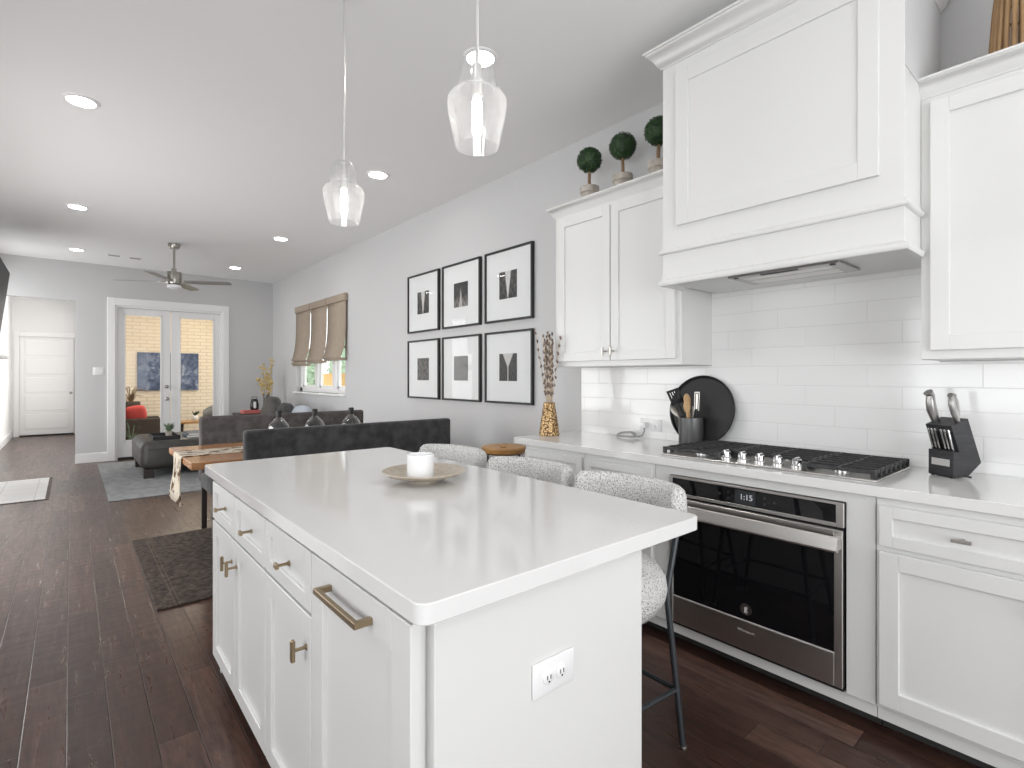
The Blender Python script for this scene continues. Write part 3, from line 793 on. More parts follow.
# door
dz1 = .724
bm = new(); gz0 = .252
box(bm, xo, 2.262, OY0 + .004, OY0 + .034, OZ0 + .012, dz1, .002); box(bm, xo, 2.262, OY1 - .022, OY1 - .004, OZ0 + .012, dz1, .002)
box(bm, xo, 2.262, OY0 + .033, OY1 - .021, OZ0 + .012, gz0, .002); box(bm, xo, 2.262, OY0 + .033, OY1 - .021, dz1 - .03, dz1, .002)
od = obj('oven_door', bm, 'steel', ov)
bm = new(); box(bm, xo + .002, 2.261, OY0 + .033, OY1 - .021, gz0 - .001, dz1 - .029); obj('door_glass', bm, 'blackglass', od)
bm = new(); box(bm, xo - .0015, xo + .003, OY0 + .033, OY1 - .021, gz0 - .004, gz0 + .001); box(bm, xo - .0015, xo + .003, OY1 - .0225, OY1 - .020, gz0 - .004, dz1 - .03); obj('chrome_strip', bm, 'palestrip', od)
bm = new()
extrude_profile(bm, [(xo - .062, .660), (xo - .056, .652), (xo - .042, .650), (xo - .040, .704), (xo - .046, .709), (xo - .050, .706)], 'Y', OY0 + .006, OY1 - .006)
box(bm, xo - .045, xo + .001, OY0 + .006, OY0 + .034, .655, .702, .003); box(bm, xo - .045, xo + .001, OY1 - .034, OY1 - .006, .655, .702, .003)
obj('handle', bm, 'steelbright', od, smooth=20)
bm = new()
lathe(bm, [(.026, 0), (.026, .0006), (.0, .0006)], (xo + .002, 1.066, .300), 28, mtx=Matrix.Rotation(-PI/2, 4, 'Y')); bd = obj('badge', bm, 'ovenrim', od)
text('badge_mark', 'g', .036, (xo + .0008, 1.066, .304), 'white', od, .0004)
text('maker_lettering', 'Whirlpool', .017, (xo - .0006, 1.066, .205), 'lettergrey', od, .0005)
bm = new(); box(bm, xo + .008, 2.262, OY0 + .004, OY1 - .004, OZ0, OZ0 + .010); obj('bottom_vent', bm, 'black', ov)

# ------------------------------------------------------------------ cooktop
CY0, CY1, CX0, CX1 = .600, 1.540, 2.298, 2.790
ct = thing('gas_cooktop', 'stainless gas cooktop with black cast iron grates and five knobs', 'cooktop', (2.54, 1.07, .914))
bm = new(); slab(bm, CX0, CX1, CY0, CY1, .9142, .922, .012, .003); obj('steel_tray', bm, 'steel', ct, smooth=20)
def burner(x, y, r):
    bm = new(); lathe(bm, [(r, .9215), (r, .932), (r*.8, .936), (0, .936)], (x, y, 0), 28); b = obj('burner', bm, 'chrome', ct)
    bm = new(); lathe(bm, [(r*.82, .936), (r*.86, .942), (r*.7, .946), (0, .946)], (x, y, 0), 28); obj('burner_cap', bm, 'iron', b)
for x, y, r in ((2.66, 1.38, .042), (2.43, 1.38, .034), (2.62, 1.07, .055), (2.66, .76, .042), (2.43, .76, .034)): burner(x, y, r)
def grate(y0, y1, x0, x1):
    bm = new(); zt0, zt1 = .944, .954
    b = .010
    for a in ((x0, x0 + b, y0, y1), (x1 - b, x1, y0, y1), (x0, x1, y0, y0 + b), (x0, x1, y1 - b, y1)):
        box(bm, a[0], a[1], a[2], a[3], zt0 - .004, zt1, .002)
    n = max(2, int(round((x1 - x0)/.066)))
    for i in range(0, n + 1):
        xx = x0 + .005 + (x1 - x0 - .01)*i/n
        if 0 < i < n: box(bm, xx - .0045, xx + .0045, y0, y1, zt0, zt1 + .001, .002)
        for ye in (y0 + .001, y1 - .011): box(bm, xx - .006, xx + .006, ye - .005, ye + .015, .9225, zt1 + .001, .002)
    ym = (y0 + y1)/2; box(bm, x0, x1, ym - .0045, ym + .0045, zt0, zt1 + .001, .002)
    obj('grate', bm, 'iron', ct)
grate(1.235, 1.530, 2.315, 2.780); grate(.875, 1.225, 2.440, 2.780); grate(.610, .865, 2.315, 2.780)
for i in range(5):
    y = 1.265 - i*.092
    if i in (0, 4): y = 1.240 if i == 0 else .895
    y = 1.225 - i*.079
    x = 2.372
    bm = new(); lathe(bm, [(.024, .922), (.024, .930), (.020, .934), (.019, .955), (.016, .958), (0, .958)], (x, y, 0), 24)
    box(bm, x - .021, x + .021, y - .006, y + .006, .948, .966, .003); obj('knob', bm, 'chrome', ct)

# ------------------------------------------------------------------ backsplash
bm = new(); box(bm, XW - .010, XW - .0005, .517, 1.559, .9145, 1.86); box(bm, XW - .010, XW - .0005, 1.559, 2.575, .9145, 1.376); box(bm, XW - .010, XW - .0005, -.45, .517, .9145, 1.376)
struct('wall_tile', bm, 'tile', 'white glazed subway tile backsplash above the counter', 'backsplash')
outlet((XW - .010, 1.975, 1.00), .160, .080, 'X', 'white outlet on the backsplash tile above the charging cable', (-.036, .036))

# ------------------------------------------------------------------ upper cabinets
UX, UDX = 2.530, 2.510
def upper_cabinet(y0, y1, doors, label, left_end=True, right_end=True, handles=()):
    t = thing('upper_cabinet', label, 'wall cabinet', (2.7, (y0 + y1)/2, 1.372))
    bm = new(); box(bm, UX, XW - .001, y0, y1, 1.378, 2.40, .0015); obj('body', bm, 'cab', t)
    bm = new(); crown(bm, UX, y0, y1, 2.388, 2.455, .048, XW - .001, XW - .001); obj('crown_moulding', bm, 'cab', t, smooth=50)
    for i, (a, b) in enumerate(doors):
        bm = new(); shaker(bm, UDX, a, b, 1.412, 2.366, .058); d = obj('door', bm, 'cab', t)
        if handles[i] is not None: t_pull(d, UDX, handles[i], 1.468, True, 'nickel', .052, .03, 'door_pull')
    return t
upper_cabinet(1.560, 2.520, ((1.588, 2.031), (2.039, 2.482)), 'white two door wall cabinet carrying the three topiaries', handles=(2.004, 2.066))
upper_cabinet(-.50, .5155, ((-.47, -.002), (.006, .484)), 'white wall cabinet right of the range hood', handles=(-.03, .034))

# ------------------------------------------------------------------ range hood
HX, HY0, HY1 = 2.300, .516, 1.524
hd = thing('range_hood', 'large white panelled range hood cover reaching the ceiling', 'range hood', (2.58, 1.02, 1.78))
bm = new(); box(bm, HX, XW - .0115, HY0, HY1, 1.79, 2.957, .0015); obj('body', bm, 'cab', hd)
bm = new(); box(bm, HX + .003, XW - .012, HY0 - .003, HY0 - .0002, 2.44, 2.955); obj('side_panel', bm, 'wall', hd)
bm = new(); shaker(bm, HX - .016, .592, 1.443, 2.060, 2.822, .068, .017, .009); obj('front_panel', bm, 'cab', hd)
def band(name, z0, z1, out, prof):
    bm = new(); rows = []
    for o, q in prof:
        k = o*out; z = z0 + q*(z1 - z0)
        rows.append([(XW - .012 if z < 1.9 else XW - .012, HY0 - k, z), (HX - k, HY0 - k, z), (HX - k, HY1 + k, z), (XW - .012, HY1 + k, z)])
    grid_surface(bm, rows + [rows[0]]); obj(name, bm, 'cab', hd, smooth=50)
def short_band(name, z0, z1, out, prof):
    bm = new(); rows = []
    for o, q in prof:
        k = o*out; z = z0 + q*(z1 - z0)
        rows.append([(2.505, HY0 - k, z), (HX - k, HY0 - k, z), (HX - k, HY1 + k, z), (2.505, HY1 + k, z)])
    grid_surface(bm, rows + [rows[0]]); obj(name, bm, 'cab', hd, smooth=50)
lip = [(0, 0), (.7, 0), (1, .2), (1, .5), (.6, .7), (.45, 1), (0, 1)]
short_band('ledge_moulding', 1.930, 1.958, .016, lip)
bm = new(); rows = []
for k, z in ((-.004, 1.772), (.012, 1.772), (.017, 1.780), (.017, 1.792), (.008, 1.800), (0, 1.806), (-.004, 1.806)):
    rows.append([(2.505, HY0 - k, z), (HX - k, HY0 - k, z), (HX - k, HY1 + k, z), (2.505, HY1 + k, z)])
grid_surface(bm, rows + [rows[0]]); obj('bottom_moulding', bm, 'cab', hd, smooth=50)
band('crown_moulding', 2.872, 2.960, .072, [(0, 0), (.10, .0), (.14, .10), (.28, .18), (.42, .40), (.68, .70), (.84, .78), (.88, .86), (1, .88), (1, 1), (0, 1)])
bm = new(); box(bm, HX + .22, XW - .0115, HY0 + .2, HY1 - .2, 2.957, H - .0005, .001); obj('top_filler', bm, 'cab', hd)
bm = new(); box(bm, 2.385, 2.655, .755, 1.225, 1.778, 1.7895, .002); vi = obj('vent_insert', bm, 'ovenrim', hd)
bm = new(); box(bm, 2.43, 2.50, .80, 1.18, 1.7765, 1.7785); box(bm, 2.52, 2.62, .80, 1.18, 1.7765, 1.7785); obj('filter', bm, 'steel', vi)
bm = new(); box(bm, 2.40, 2.42, .92, 1.08, 1.776, 1.7785); obj('control_strip', bm, 'black', vi)
for y in (.785, 1.195):
    bm = new(); lathe(bm, [(.012, 0), (.012, .003), (0, .003)], (2.41, y, 1.7755), 16); obj('hood_lamp', bm, 'black', vi)

# ------------------------------------------------------------------ topiaries and basket on the cabinets
def topiary(x, y, label, seed):
    rnd = random.Random(seed)
    zb = 2.456
    t = thing('topiary', label, 'topiary', (x, y, zb), rnd.uniform(0, 6), 'three ball topiaries on the wall cabinet')
    bm = new(); lathe(bm, [(0, 0), (.046, 0), (.056, .085), (.064, .09), (.064, .128), (.057, .13), (.053, .115), (0, .115)], n=24); obj('pot', bm, 'stone', t, world=False)
    bm = new(); tube(bm, [(0, 0, .10), (.003, .002, .18), (-.002, 0, .25)], [.012, .0105, .0105], 8); obj('trunk', bm, 'stem', t, world=False)
    bm = new(); R = .083; zc = .312
    r = bmesh.ops.create_icosphere(bm, subdivisions=3, radius=R*.93); xform(r['verts'], Matrix.Translation((0, 0, zc)))
    for _ in range(1100):
        v = Vector((rnd.gauss(0, 1), rnd.gauss(0, 1), rnd.gauss(0, 1))).normalized()
        p = v*R*rnd.uniform(.92, 1.03) + Vector((0, 0, zc))
        a = v.orthogonal().normalized(); a = Matrix.Rotation(rnd.uniform(0, 2*PI), 3, v) @ a
        b = v.cross(a); s = rnd.uniform(.006, .0095)
        q = (a + v*rnd.uniform(-.2, .9)).normalized()
        vs = [bm.verts.new(p - q*s), bm.verts.new(p + b*s*.6), bm.verts.new(p + q*s), bm.verts.new(p - b*s*.6)]
        bm.faces.new(vs)
    obj('foliage', bm, 'leaf', t, world=False, smooth=0)
    return t
topiary(2.66, 2.330, 'boxwood ball topiary standing at the outer end of the wall cabinet', 1)
topiary(2.66, 2.055, 'middle boxwood ball topiary of the three on the wall cabinet', 2)
topiary(2.66, 1.790, 'boxwood ball topiary partly hidden by the range hood', 3)
t = thing('rattan_basket', 'tall rattan stick basket on top of the cabinet beside the hood', 'basket', (2.68, .235, 2.456))
bm = new()
for i in range(26):
    a = 2*PI*i/26
    tube(bm, [(2.68 + r*math.cos(a), .235 + r*math.sin(a), 2.457 + z) for r, z in ((.098, 0), (.094, .10), (.086, .22), (.074, .34), (.066, .42))], .0085, 7)
obj('canes', bm, 'cane', t)
bm = new()
for z, r in ((.03, .086), (.20, .077), (.39, .058)):
    pts = [(2.68 + r*math.cos(2*PI*k/24), .235 + r*math.sin(2*PI*k/24), 2.457 + z) for k in range(25)]; tube(bm, pts, .006, 6)
obj('binding', bm, 'stem', t)

# ------------------------------------------------------------------ pendants
def pendant(x, y, label):
    t = thing('pendant_light', label, 'pendant light', (x, y, H))
    bm = new(); lathe(bm, [(0, H), (.06, H), (.06, H - .018), (.05, H - .025), (0, H - .025)], (x, y, 0), 28); obj('ceiling_canopy', bm, 'trim', t)
    bm = new(); tube(bm, [(x, y, H - .02), (x, y, 2.225)], .0055, 10); obj('rod', bm, 'satin', t)
    bm = new(); lathe(bm, [(0, 2.245), (.014, 2.243), (.017, 2.22), (.018, 2.15), (.012, 2.145), (0, 2.145)], (x, y, 0), 20); obj('lamp_holder', bm, 'satin', t)
    bm = new(); lathe(bm, [(0, 2.146), (.010, 2.145), (.0145, 2.13), (.0145, 2.045), (.010, 2.03), (0, 2.026)], (x, y, 0), 20); obj('bulb', bm, 'bulb', t)
    out = [(.012, 2.262), (.036, 2.262), (.043, 2.256), (.047, 2.240), (.057, 2.185), (.0575, 2.175), (.054, 2.166), (.058, 2.162), (.080, 2.150), (.088, 2.138), (.0895, 2.124), (.086, 2.095), (.0650, 1.996)]
    prof = out + [(r - .003, z) for r, z in reversed(out[1:])] + [(.012, 2.2585)]
    bm = new(); lathe(bm, prof, (x, y, 0), 48, cap=False); obj('glass_shade', bm, 'pendant_glass', t, smooth=50)
    return t
pendant(.925, 1.252, 'clear glass pendant nearest the camera over the island')
pendant(.925, 2.245, 'clear glass pendant over the far end of the island')

# ------------------------------------------------------------------ bar stools
def stool(loc, rz, label):
    t = thing('bar_stool', label, 'bar stool', loc, rz, 'three boucle bar stools along the island')
    bm = new(); lathe(bm, [(0, .448), (.14, .450), (.212, .470), (.242, .515), (.249, .550), (.242, .590), (.212, .625), (.13, .642), (0, .646)], n=40); obj('seat', bm, 'boucle', t, world=False, smooth=80)
    # curved back
    bm = new(); rows = []; N = 26
    for i in range(N + 1):
        s = -1 + 2*i/N
        y = .246*math.sin(s*PI/2*.93)/math.sin(PI/2*.93)
        x = .262 - .135*(1 - math.cos(s*1.05))/(1 - math.cos(1.05))
        e = max(0, (abs(s) - .80)/.20); k = math.sqrt(max(0.0, 1 - e*e))
        th = .036*max(k, .10); zc = .832; hh = .078*max(k, .25)
        nx = Vector((1, s*.75, 0)).normalized()
        ring = []
        for j in range(14):
            a = 2*PI*j/14; ca, sa = math.cos(a), math.sin(a)
            ca = math.copysign(abs(ca)**.7, ca); sa = math.copysign(abs(sa)**.7, sa)
            ring.append((x + nx.x*th*ca, y + nx.y*th*ca, zc + hh*sa))
        rows.append(ring + [ring[0]])
    grid_surface(bm, rows)
    bmesh.ops.remove_doubles(bm, verts=bm.verts, dist=1e-5)
    bmesh.ops.holes_fill(bm, edges=[e for e in bm.edges if e.is_boundary]); obj('backrest', bm, 'boucle', t, world=False, smooth=80)
    for sy in (-1, 1):
        bm = new(); tube(bm, [(.148, sy*.262, .006), (.136, sy*.208, .50), (.140, sy*.203, .54), (.222, sy*.200, .78)], .0115, 10); l = obj('leg', bm, 'blacksteel', t, world=False)
        bm = new(); lathe(bm, [(.013, 0), (.013, .008), (.008, .012), (0, .012)], (.148, sy*.262, 0), 12); obj('glide', bm, 'nickel', l, world=False)
        bm = new(); tube(bm, [(-.20, sy*.245, .006), (-.15, sy*.17, .50)], .0115, 10); l = obj('leg', bm, 'blacksteel', t, world=False)
        bm = new(); lathe(bm, [(.013, 0), (.013, .008), (.008, .012), (0, .012)], (-.20, sy*.245, 0), 12); obj('glide', bm, 'nickel', l, world=False)
    z = .20
    q = [(.167, .2595), (-.18, .215)]
    bm = new()
    tube(bm, [(.1432, -.2405, z), (.1432, .2405, z)], .009, 8); tube(bm, [(-.18, -.215, z), (-.18, .215, z)], .009, 8)
    for sy in (-1, 1): tube(bm, [(.1432, sy*.2405, z), (-.18, sy*.215, z)], .009, 8)
    obj('foot_rail', bm, 'blacksteel', t, world=False)
    return t
S0 = stool((1.500, 1.272, 0), 0, 'white boucle bar stool nearest the oven, its dark leg showing')
dup(S0, (1.488, 1.815, 0), math.radians(7), 'middle white boucle bar stool of the three along the island')
dup(S0, (1.485, 2.455, 0), math.radians(9), 'white boucle bar stool beside the velvet bench, farthest from the oven')

# ------------------------------------------------------------------ wooden stool behind the counter end
t = thing('wooden_stool', 'round honey wood stool with thin black legs beyond the counter end', 'stool', (2.56, 3.12, 0))
bm = new(); lathe(bm, [(0, .720), (.15, .720), (.172, .735), (.175, .763), (.165, .773), (.10, .767), (0, .765)], (2.56, 3.12, 0), 36); obj('seat', bm, 'stoolwood', t)
bm = new(); box(bm, 2.53, 2.575, 3.10, 3.13, .766, .777, .004); obj('handle_peg', bm, 'stoolwood', t)
for k in range(4):
    a = PI/4 + k*PI/2; c, s = math.cos(a), math.sin(a)
    bm = new(); tube(bm, [(2.56 + .12*c, 3.12 + .12*s, .725), (2.56 + .17*c, 3.12 + .17*s, 0)], .008, 8); obj('leg', bm, 'black', t)

# ------------------------------------------------------------------ vase with willow on the counter end
vx, vy = 2.485, 2.538
def hammered():
    m, t, b = mat('hammered gold pebbled surface', (.50, .32, .13), .4, .35)
    vo = t.new('ShaderNodeTexVoronoi'); t.l.new(t.co(), vo.inputs['Vector']); vo.inputs['Scale'].default_value = 75
    t.l.new(t.ramp(vo.outputs[0], [(.15, (.72, .56, .32)), (.45, (.42, .25, .09)), (.65, (.10, .05, .02))]), b.inputs['Base Color'])
    t.l.new(t.bump(vo.outputs[0], -1.0, .006), b.inputs['Normal']); return m
M['hammered'] = hammered()
bm = new(); lathe(bm, [(0, .914), (.066, .914), (.070, .918), (.060, 1.00), (.045, 1.09), (.039, 1.135), (.034, 1.137), (.034, 1.12), (.05, .95), (0, .935)], (vx, vy, 0), 36)
single('vase', bm, 'hammered', 'gold pebbled vase on the end of the kitchen counter', 'vase', (vx, vy, .914))
rnd = random.Random(5)
for i in range(18):
    a = 2*PI*i/18 + rnd.uniform(-.2, .2); sp = rnd.uniform(.02, .115); ht = rnd.uniform(.36, .50)
    e = Vector((vx + sp*math.cos(a), vy + sp*math.sin(a), 1.13 + ht))
    if e.y < 2.56 and e.x > 2.485: e.x = 2.485
    if e.y > 2.56: e.x = min(e.x, 2.66)
    b0 = Vector((vx + .008*math.cos(a), vy + .008*math.sin(a), .95)); b1 = Vector((vx + .020*math.cos(a), vy + .020*math.sin(a), 1.13))
    mid = b1.lerp(e, .5) + Vector((0, 0, .01))
    bm = new(); tube(bm, [b0, b1, mid, e], [.0036, .0034, .0030, .0024], 6); n0 = len(bm.faces)
    for k in range(8):
        f = .16 + .82*k/7; p = b1.lerp(e, f) + Vector((rnd.uniform(-.004, .004), rnd.uniform(-.004, .004), 0))
        lathe(bm, [(0, -.014), (.0062, -.006), (.0075, .003), (.004, .012), (0, .015)], tuple(p), 7, mtx=Matrix.Rotation(rnd.uniform(-.5, .5), 4, 'X') @ Matrix.Rotation(rnd.uniform(-.5, .5), 4, 'Y'))
    bm.faces.ensure_lookup_table()
    for f in bm.faces[n0:]: f.material_index = 1
    single('willow_branch', bm, 'willow', 'dried catkin branch standing in the gold pebbled vase', 'branch', tuple(b0), 'dried catkin branches in the pebbled vase').data.materials.append(M['bud'])

# ------------------------------------------------------------------ utensils, tray, cable
cxk, cyk = 2.735, 1.625
t = thing('utensil_crock', 'dark grey cylindrical utensil crock before the black tray', 'utensil holder', (cxk, cyk, .914))
M['crock'] = noisy('dark brushed metal', (.10, .10, .10), (.17, .17, .17), 8, .4, metal=.7, stretch=(12, 12, .5))
bm = new(); lathe(bm, [(0, .914), (.0665, .914), (.068, .918), (.068, 1.076), (.066, 1.078), (.064, 1.076), (.064, .924), (0, .922)], (cxk, cyk, 0), 36); obj('cup', bm, 'crock', t)
def put(name, label, cat, base, top, build, group='utensils in the dark crock'):
    """build(list of (part name, bm, material)) in a frame whose z runs from base to top"""
    b, e = Vector(base), Vector(top); zax = (e - b).normalized()
    side = Vector((1, -.85, 0)); side = (side - zax*side.dot(zax)).normalized(); yax = zax.cross(side)
    m4 = Matrix.Translation(b) @ Matrix((side, yax, zax)).transposed().to_4x4()
    t = thing(name, label, cat, tuple(b), 0, group)
    for nm, bm, mt in build((e - b).length):
        xform(bm.verts, m4); obj(nm, bm, mt, t)
    return t
def turner(L):
    bm = new(); tube(bm, [(0, 0, 0), (0, 0, L - .085)], .006, 8); h = ('handle', bm, 'black')
    bm = new(); w, z0, z1 = .038, L - .09, L
    for a in ((-w, -w + .014, z0, z1), (w - .014, w, z0, z1), (-w, w, z0, z0 + .028), (-w, w, z1 - .014, z1), (-.0185, -.0105, z0, z1), (.0105, .0185, z0, z1), (-.0035, .0035, z0, z1)):
        box(bm, a[0], a[1], -.002, .002, a[2], a[3])
    return [h, ('slotted_blade', bm, 'black')]
def spoon(mt):
    def f(L):
        bm = new(); tube(bm, [(0, 0, 0), (0, 0, L - .06)], [.006, .007], 8); h = ('handle', bm, mt)
        bm = new(); r = bmesh.ops.create_uvsphere(bm, u_segments=16, v_segments=10, radius=1); xform(r['verts'], Matrix.Translation((0, 0, L - .035)) @ Matrix.Diagonal((.021, .007, .038, 1)))
        return [h, ('bowl', bm, mt)]
    return f
def peeler(L):
    bm = new(); tube(bm, [(0, 0, 0), (0, 0, L - .10)], .008, 8); h = ('handle', bm, 'black')
    bm = new()
    box(bm, -.015, -.010, -.003, .003, L - .11, L, .001); box(bm, .010, .015, -.003, .003, L - .11, L, .001); box(bm, -.015, .015, -.003, .003, L - .006, L, .001); box(bm, -.006, .006, -.002, .002, L - .10, L - .01, .001)
    return [h, ('steel_head', bm, 'nickel')]
M['utwood'] = noisy('pale utensil wood', (.55, .36, .18), (.43, .26, .12), 12, .6, stretch=(6, 6, .6))
z0 = .93
put('slotted_turner', 'black slotted turner leaning out of the utensil crock', 'spatula', (cxk + .02, cyk - .02, z0), (cxk - .005, cyk + .120, 1.235), turner)
put('wooden_spoon', 'pale wooden spoon standing higher in the utensil crock', 'spoon', (cxk, cyk - .015, z0), (cxk + .01, cyk + .035, 1.21), spoon('utwood'))
put('wooden_spoon', 'shorter pale wooden spoon in the middle of the utensil crock', 'spoon', (cxk - .02, cyk + .0, z0), (cxk - .025, cyk + .012, 1.175), spoon('utwood'))
put('steel_spoon', 'grey spoon leaning low out of the utensil crock', 'spoon', (cxk - .01, cyk - .035, z0), (cxk - .035, cyk + .105, 1.14), spoon('nickel'))
put('can_opener', 'upright steel tool with a forked head in the utensil crock', 'kitchen tool', (cxk + .012, cyk - .02, z0), (cxk + .015, cyk - .030, 1.225), peeler)
put('steel_knife', 'short steel handle between the spoon and forked tool', 'kitchen tool', (cxk + .02, cyk + .012, z0), (cxk + .022, cyk - .005, 1.14), lambda L: [('handle', (lambda b: (tube(b, [(0, 0, 0), (0, 0, L)], [.004, .007], 8), b)[1])(new()), 'nickel')])
# round black tray leaning on the tile
R = .203
tilt = math.radians(9)
t = thing('round_tray', 'large round matt black tray leaning on the tile behind the crock', 'tray', (2.792, 1.603, .9145), rot=(0, -PI/2 + tilt, 0))
bm = new(); lathe(bm, [(0, 0), (R - .012, 0), (R, .012), (R, .022), (R - .004, .022), (R - .014, .006), (0, .006)], n=64)
xform(bm.verts, Matrix.Translation((R, 0, 0))); obj('tray_body', bm, 'black', t, world=False)
bm = new(); lathe(bm, [(R - .004, .0215), (R, .0215), (R, .024), (R - .004, .024), (R - .004, .0215)], n=64, cap=False)
xform(bm.verts, Matrix.Translation((R, 0, 0))); obj('rim', bm, 'gloss_black', t, world=False)
# charging cable
M['cablegrey'] = pmat('silver grey cable', (.34, .34, .35), .35)
t = thing('charging_cable', 'coiled pale charging cable lying on the counter by the outlet', 'cable', (2.80, 2.10, .914))
bm = new(); pts = []
for k in range(41):
    a = 2*PI*k/20; pts.append((2.775 + .034*math.cos(a), 2.115 + .075*math.sin(a), .922 + .022*max(0, math.cos(a)) + .006*(k/40)))
pts += [(2.80, 2.05, .925), (2.815, 2.02, .93), (2.825, 2.010, .96), (2.826, 2.011, .985)]
tube(bm, pts, .0055, 6); obj('cord', bm, 'cablegrey', t)
bm = new(); box(bm, 2.808, 2.838, 1.992, 2.030, .983, 1.017, .004, 2); obj('plug', bm, 'white', t)

# ------------------------------------------------------------------ knife block
kb = thing('knife_block', 'black knife block on the counter holding steel handled knives', 'knife block', (2.70, .44, .914), math.radians(-30))
def kbx(bm): return bm
bm = new()   # front stand (local: -x front, y to the far side)
box(bm, -.07, -.012, -.052, .052, .004, .105, .003); obj('front_stand', bm, 'blackwood', kb, world=False)
bm = new(); m4 = Matrix.Translation((.062, 0, .006)) @ Matrix.Rotation(math.radians(-20), 4, 'Y')
extrude_profile(bm, [(-.075, .0), (.008, .030), (.008, .215), (-.075, .215)], 'Y', -.052, .052)
xform(bm.verts, m4); 
zmin = min(v.co.z for v in bm.verts)
for v in bm.verts: v.co.z += .003 - zmin
obj('slanted_block', bm, 'blackwood', kb, world=False, smooth=0)
bm = new(); box(bm, -.0715, -.069, -.036, .036, .045, .072); obj('name_plate', bm, 'satin', kb, world=False)
bm = new()
for x in (-.06, .02):
    for y in (-.04, .04): lathe(bm, [(.006, 0), (.006, .005), (0, .005)], (x, y, 0), 10)
obj('foot', bm, 'black', kb, world=False)
KB = Matrix.Translation((2.70, .44, .914)) @ Matrix.Rotation(math.radians(-30), 4, 'Z')
def knife(loc, ln, w, thick, label, name='steak_knife', group=None, handle='chrome', tilt=-20, curve=False):
    t = thing(name, label, 'knife' if 'knife' in name else 'scissors', KB @ Vector(loc), 0, group)
    m4 = KB @ Matrix.Translation(loc) @ Matrix.Rotation(math.radians(tilt), 4, 'Y')
    bm = new()
    if curve:
        tube(bm, [(0, 0, -.01), (0, 0, .02), (-.006, .0, .06), (-.004, 0, .095), (.002, 0, .12), (-.006, 0, .135)], [.010, .015, .0185, .0165, .015, .017], 12)
    else:
        box(bm, -w/2, w/2, -thick/2, thick/2, -.015, ln, .003, 2)
    xform(bm.verts, m4); h = obj('handle', bm, handle, t)
    if not curve:
        bm = new(); box(bm, -w/2 + .003, w/2 - .003, -thick/2 - .0008, thick/2 + .0008, .0, ln - .012); xform(bm.verts, m4); obj('grip_inlay', bm, 'black', h)
    bm = new(); box(bm, -w*.35, w*.35, -.001, .001, -.05, -.012); xform(bm.verts, m4); obj('blade', bm, 'chrome', t)
    return t
for i in range(6):
    y = (.042, .028, .014, -.010, -.024, -.038)[i]
    knife((-.050, y, .108), .088, .018, .0085, 'steel edged steak knife standing in the front row of the knife block', 'steak_knife', 'steak knives in the knife block', tilt=-17)
M['dullsteel'] = pmat('satin steel', (.42, .41, .40), .32, 1.0)
knife((-.045, .040, .205), .12, .02, .01, 'large steel knife handle rising at the far side of the block', 'chef_knife', handle='dullsteel', curve=True, tilt=-14)
t = thing('kitchen_shears', 'steel kitchen shears standing tallest in the knife block', 'scissors', KB @ Vector((-.03, -.030, .215)))
m4 = KB @ Matrix.Translation((-.026, -.034, .205)) @ Matrix.Rotation(math.radians(-15), 4, 'Y')
for s in (-1, 1):
    bm = new(); pts = [(0, s*.003, -.02), (s*.006, s*.006, .02), (s*.016, s*.008, .055), (s*.018, s*.008, .09), (s*.008, s*.006, .115), (-s*.004, s*.004, .125)]
    tube(bm, pts, [.007, .009, .0115, .012, .0115, .010], 10); xform(bm.verts, m4); obj('handle', bm, 'dullsteel', t)

# ------------------------------------------------------------------ framed prints
def framed(y, z, kind, label):
    w, h = .632, .622
    t = thing('framed_print', label, 'framed print', (XW, y, z), 0, None)
    bm = new(); fw, dp = .018, .030
    for a in ((-w/2, -w/2 + fw, -h/2, h/2), (w/2 - fw, w/2, -h/2, h/2), (-w/2 + fw, w/2 - fw, -h/2, -h/2 + fw), (-w/2 + fw, w/2 - fw, h/2 - fw, h/2)):
        box(bm, -dp, -.001, a[0], a[1], a[2], a[3], .0015)
    obj('frame', bm, 'frame', t, world=False)
    bm = new(); box(bm, -.016, -.006, -w/2 + fw - .002, w/2 - fw + .002, -h/2 + fw - .002, h/2 - fw + .002); obj('mat_board', bm, 'matboard', t, world=False)
    bm = new(); box(bm, -.0175, -.0155, -.117, .117, -.117, .117); obj('print', bm, print_mat('city print ' + kind, kind), t, world=False)
    bm = new(); box(bm, -.0215, -.0195, -w/2 + fw, w/2 - fw, -h/2 + fw, h/2 - fw); obj('glass_pane', bm, 'pane', t, world=False)
ZT, ZBm = 2.098, 1.393
framed(4.808, ZT, 'street', 'black framed city print, upper row, nearest the window')
framed(4.110, ZT, 'tower', 'black framed print of a lit tower, middle of the upper row')
framed(3.406, ZT, 'street', 'black framed street print, upper row, nearest the kitchen')
framed(4.808, ZBm, 'dim', 'black framed grey print, lower row, nearest the window')
framed(4.110, ZBm, 'dim', 'black framed dark print, middle of the lower row')
framed(3.406, ZBm, 'bridge', 'black framed bridge walkway print, lower row, nearest the kitchen')

# ------------------------------------------------------------------ rugs
bm = new(); box(bm, .365, 2.50, 3.50, 5.10, 0, .012, .004); single('dining_rug', bm, 'brownrug', 'dark brown vintage rug under the dining table', 'rug', (.365, 3.5, 0))
bm = new(); box(bm, .30, 1.90, 6.88, 9.95, 0, .012, .004); single('living_rug', bm, 'greyrug', 'pale grey rug under the leather ottoman', 'rug', (1.2, 8.4, 0))

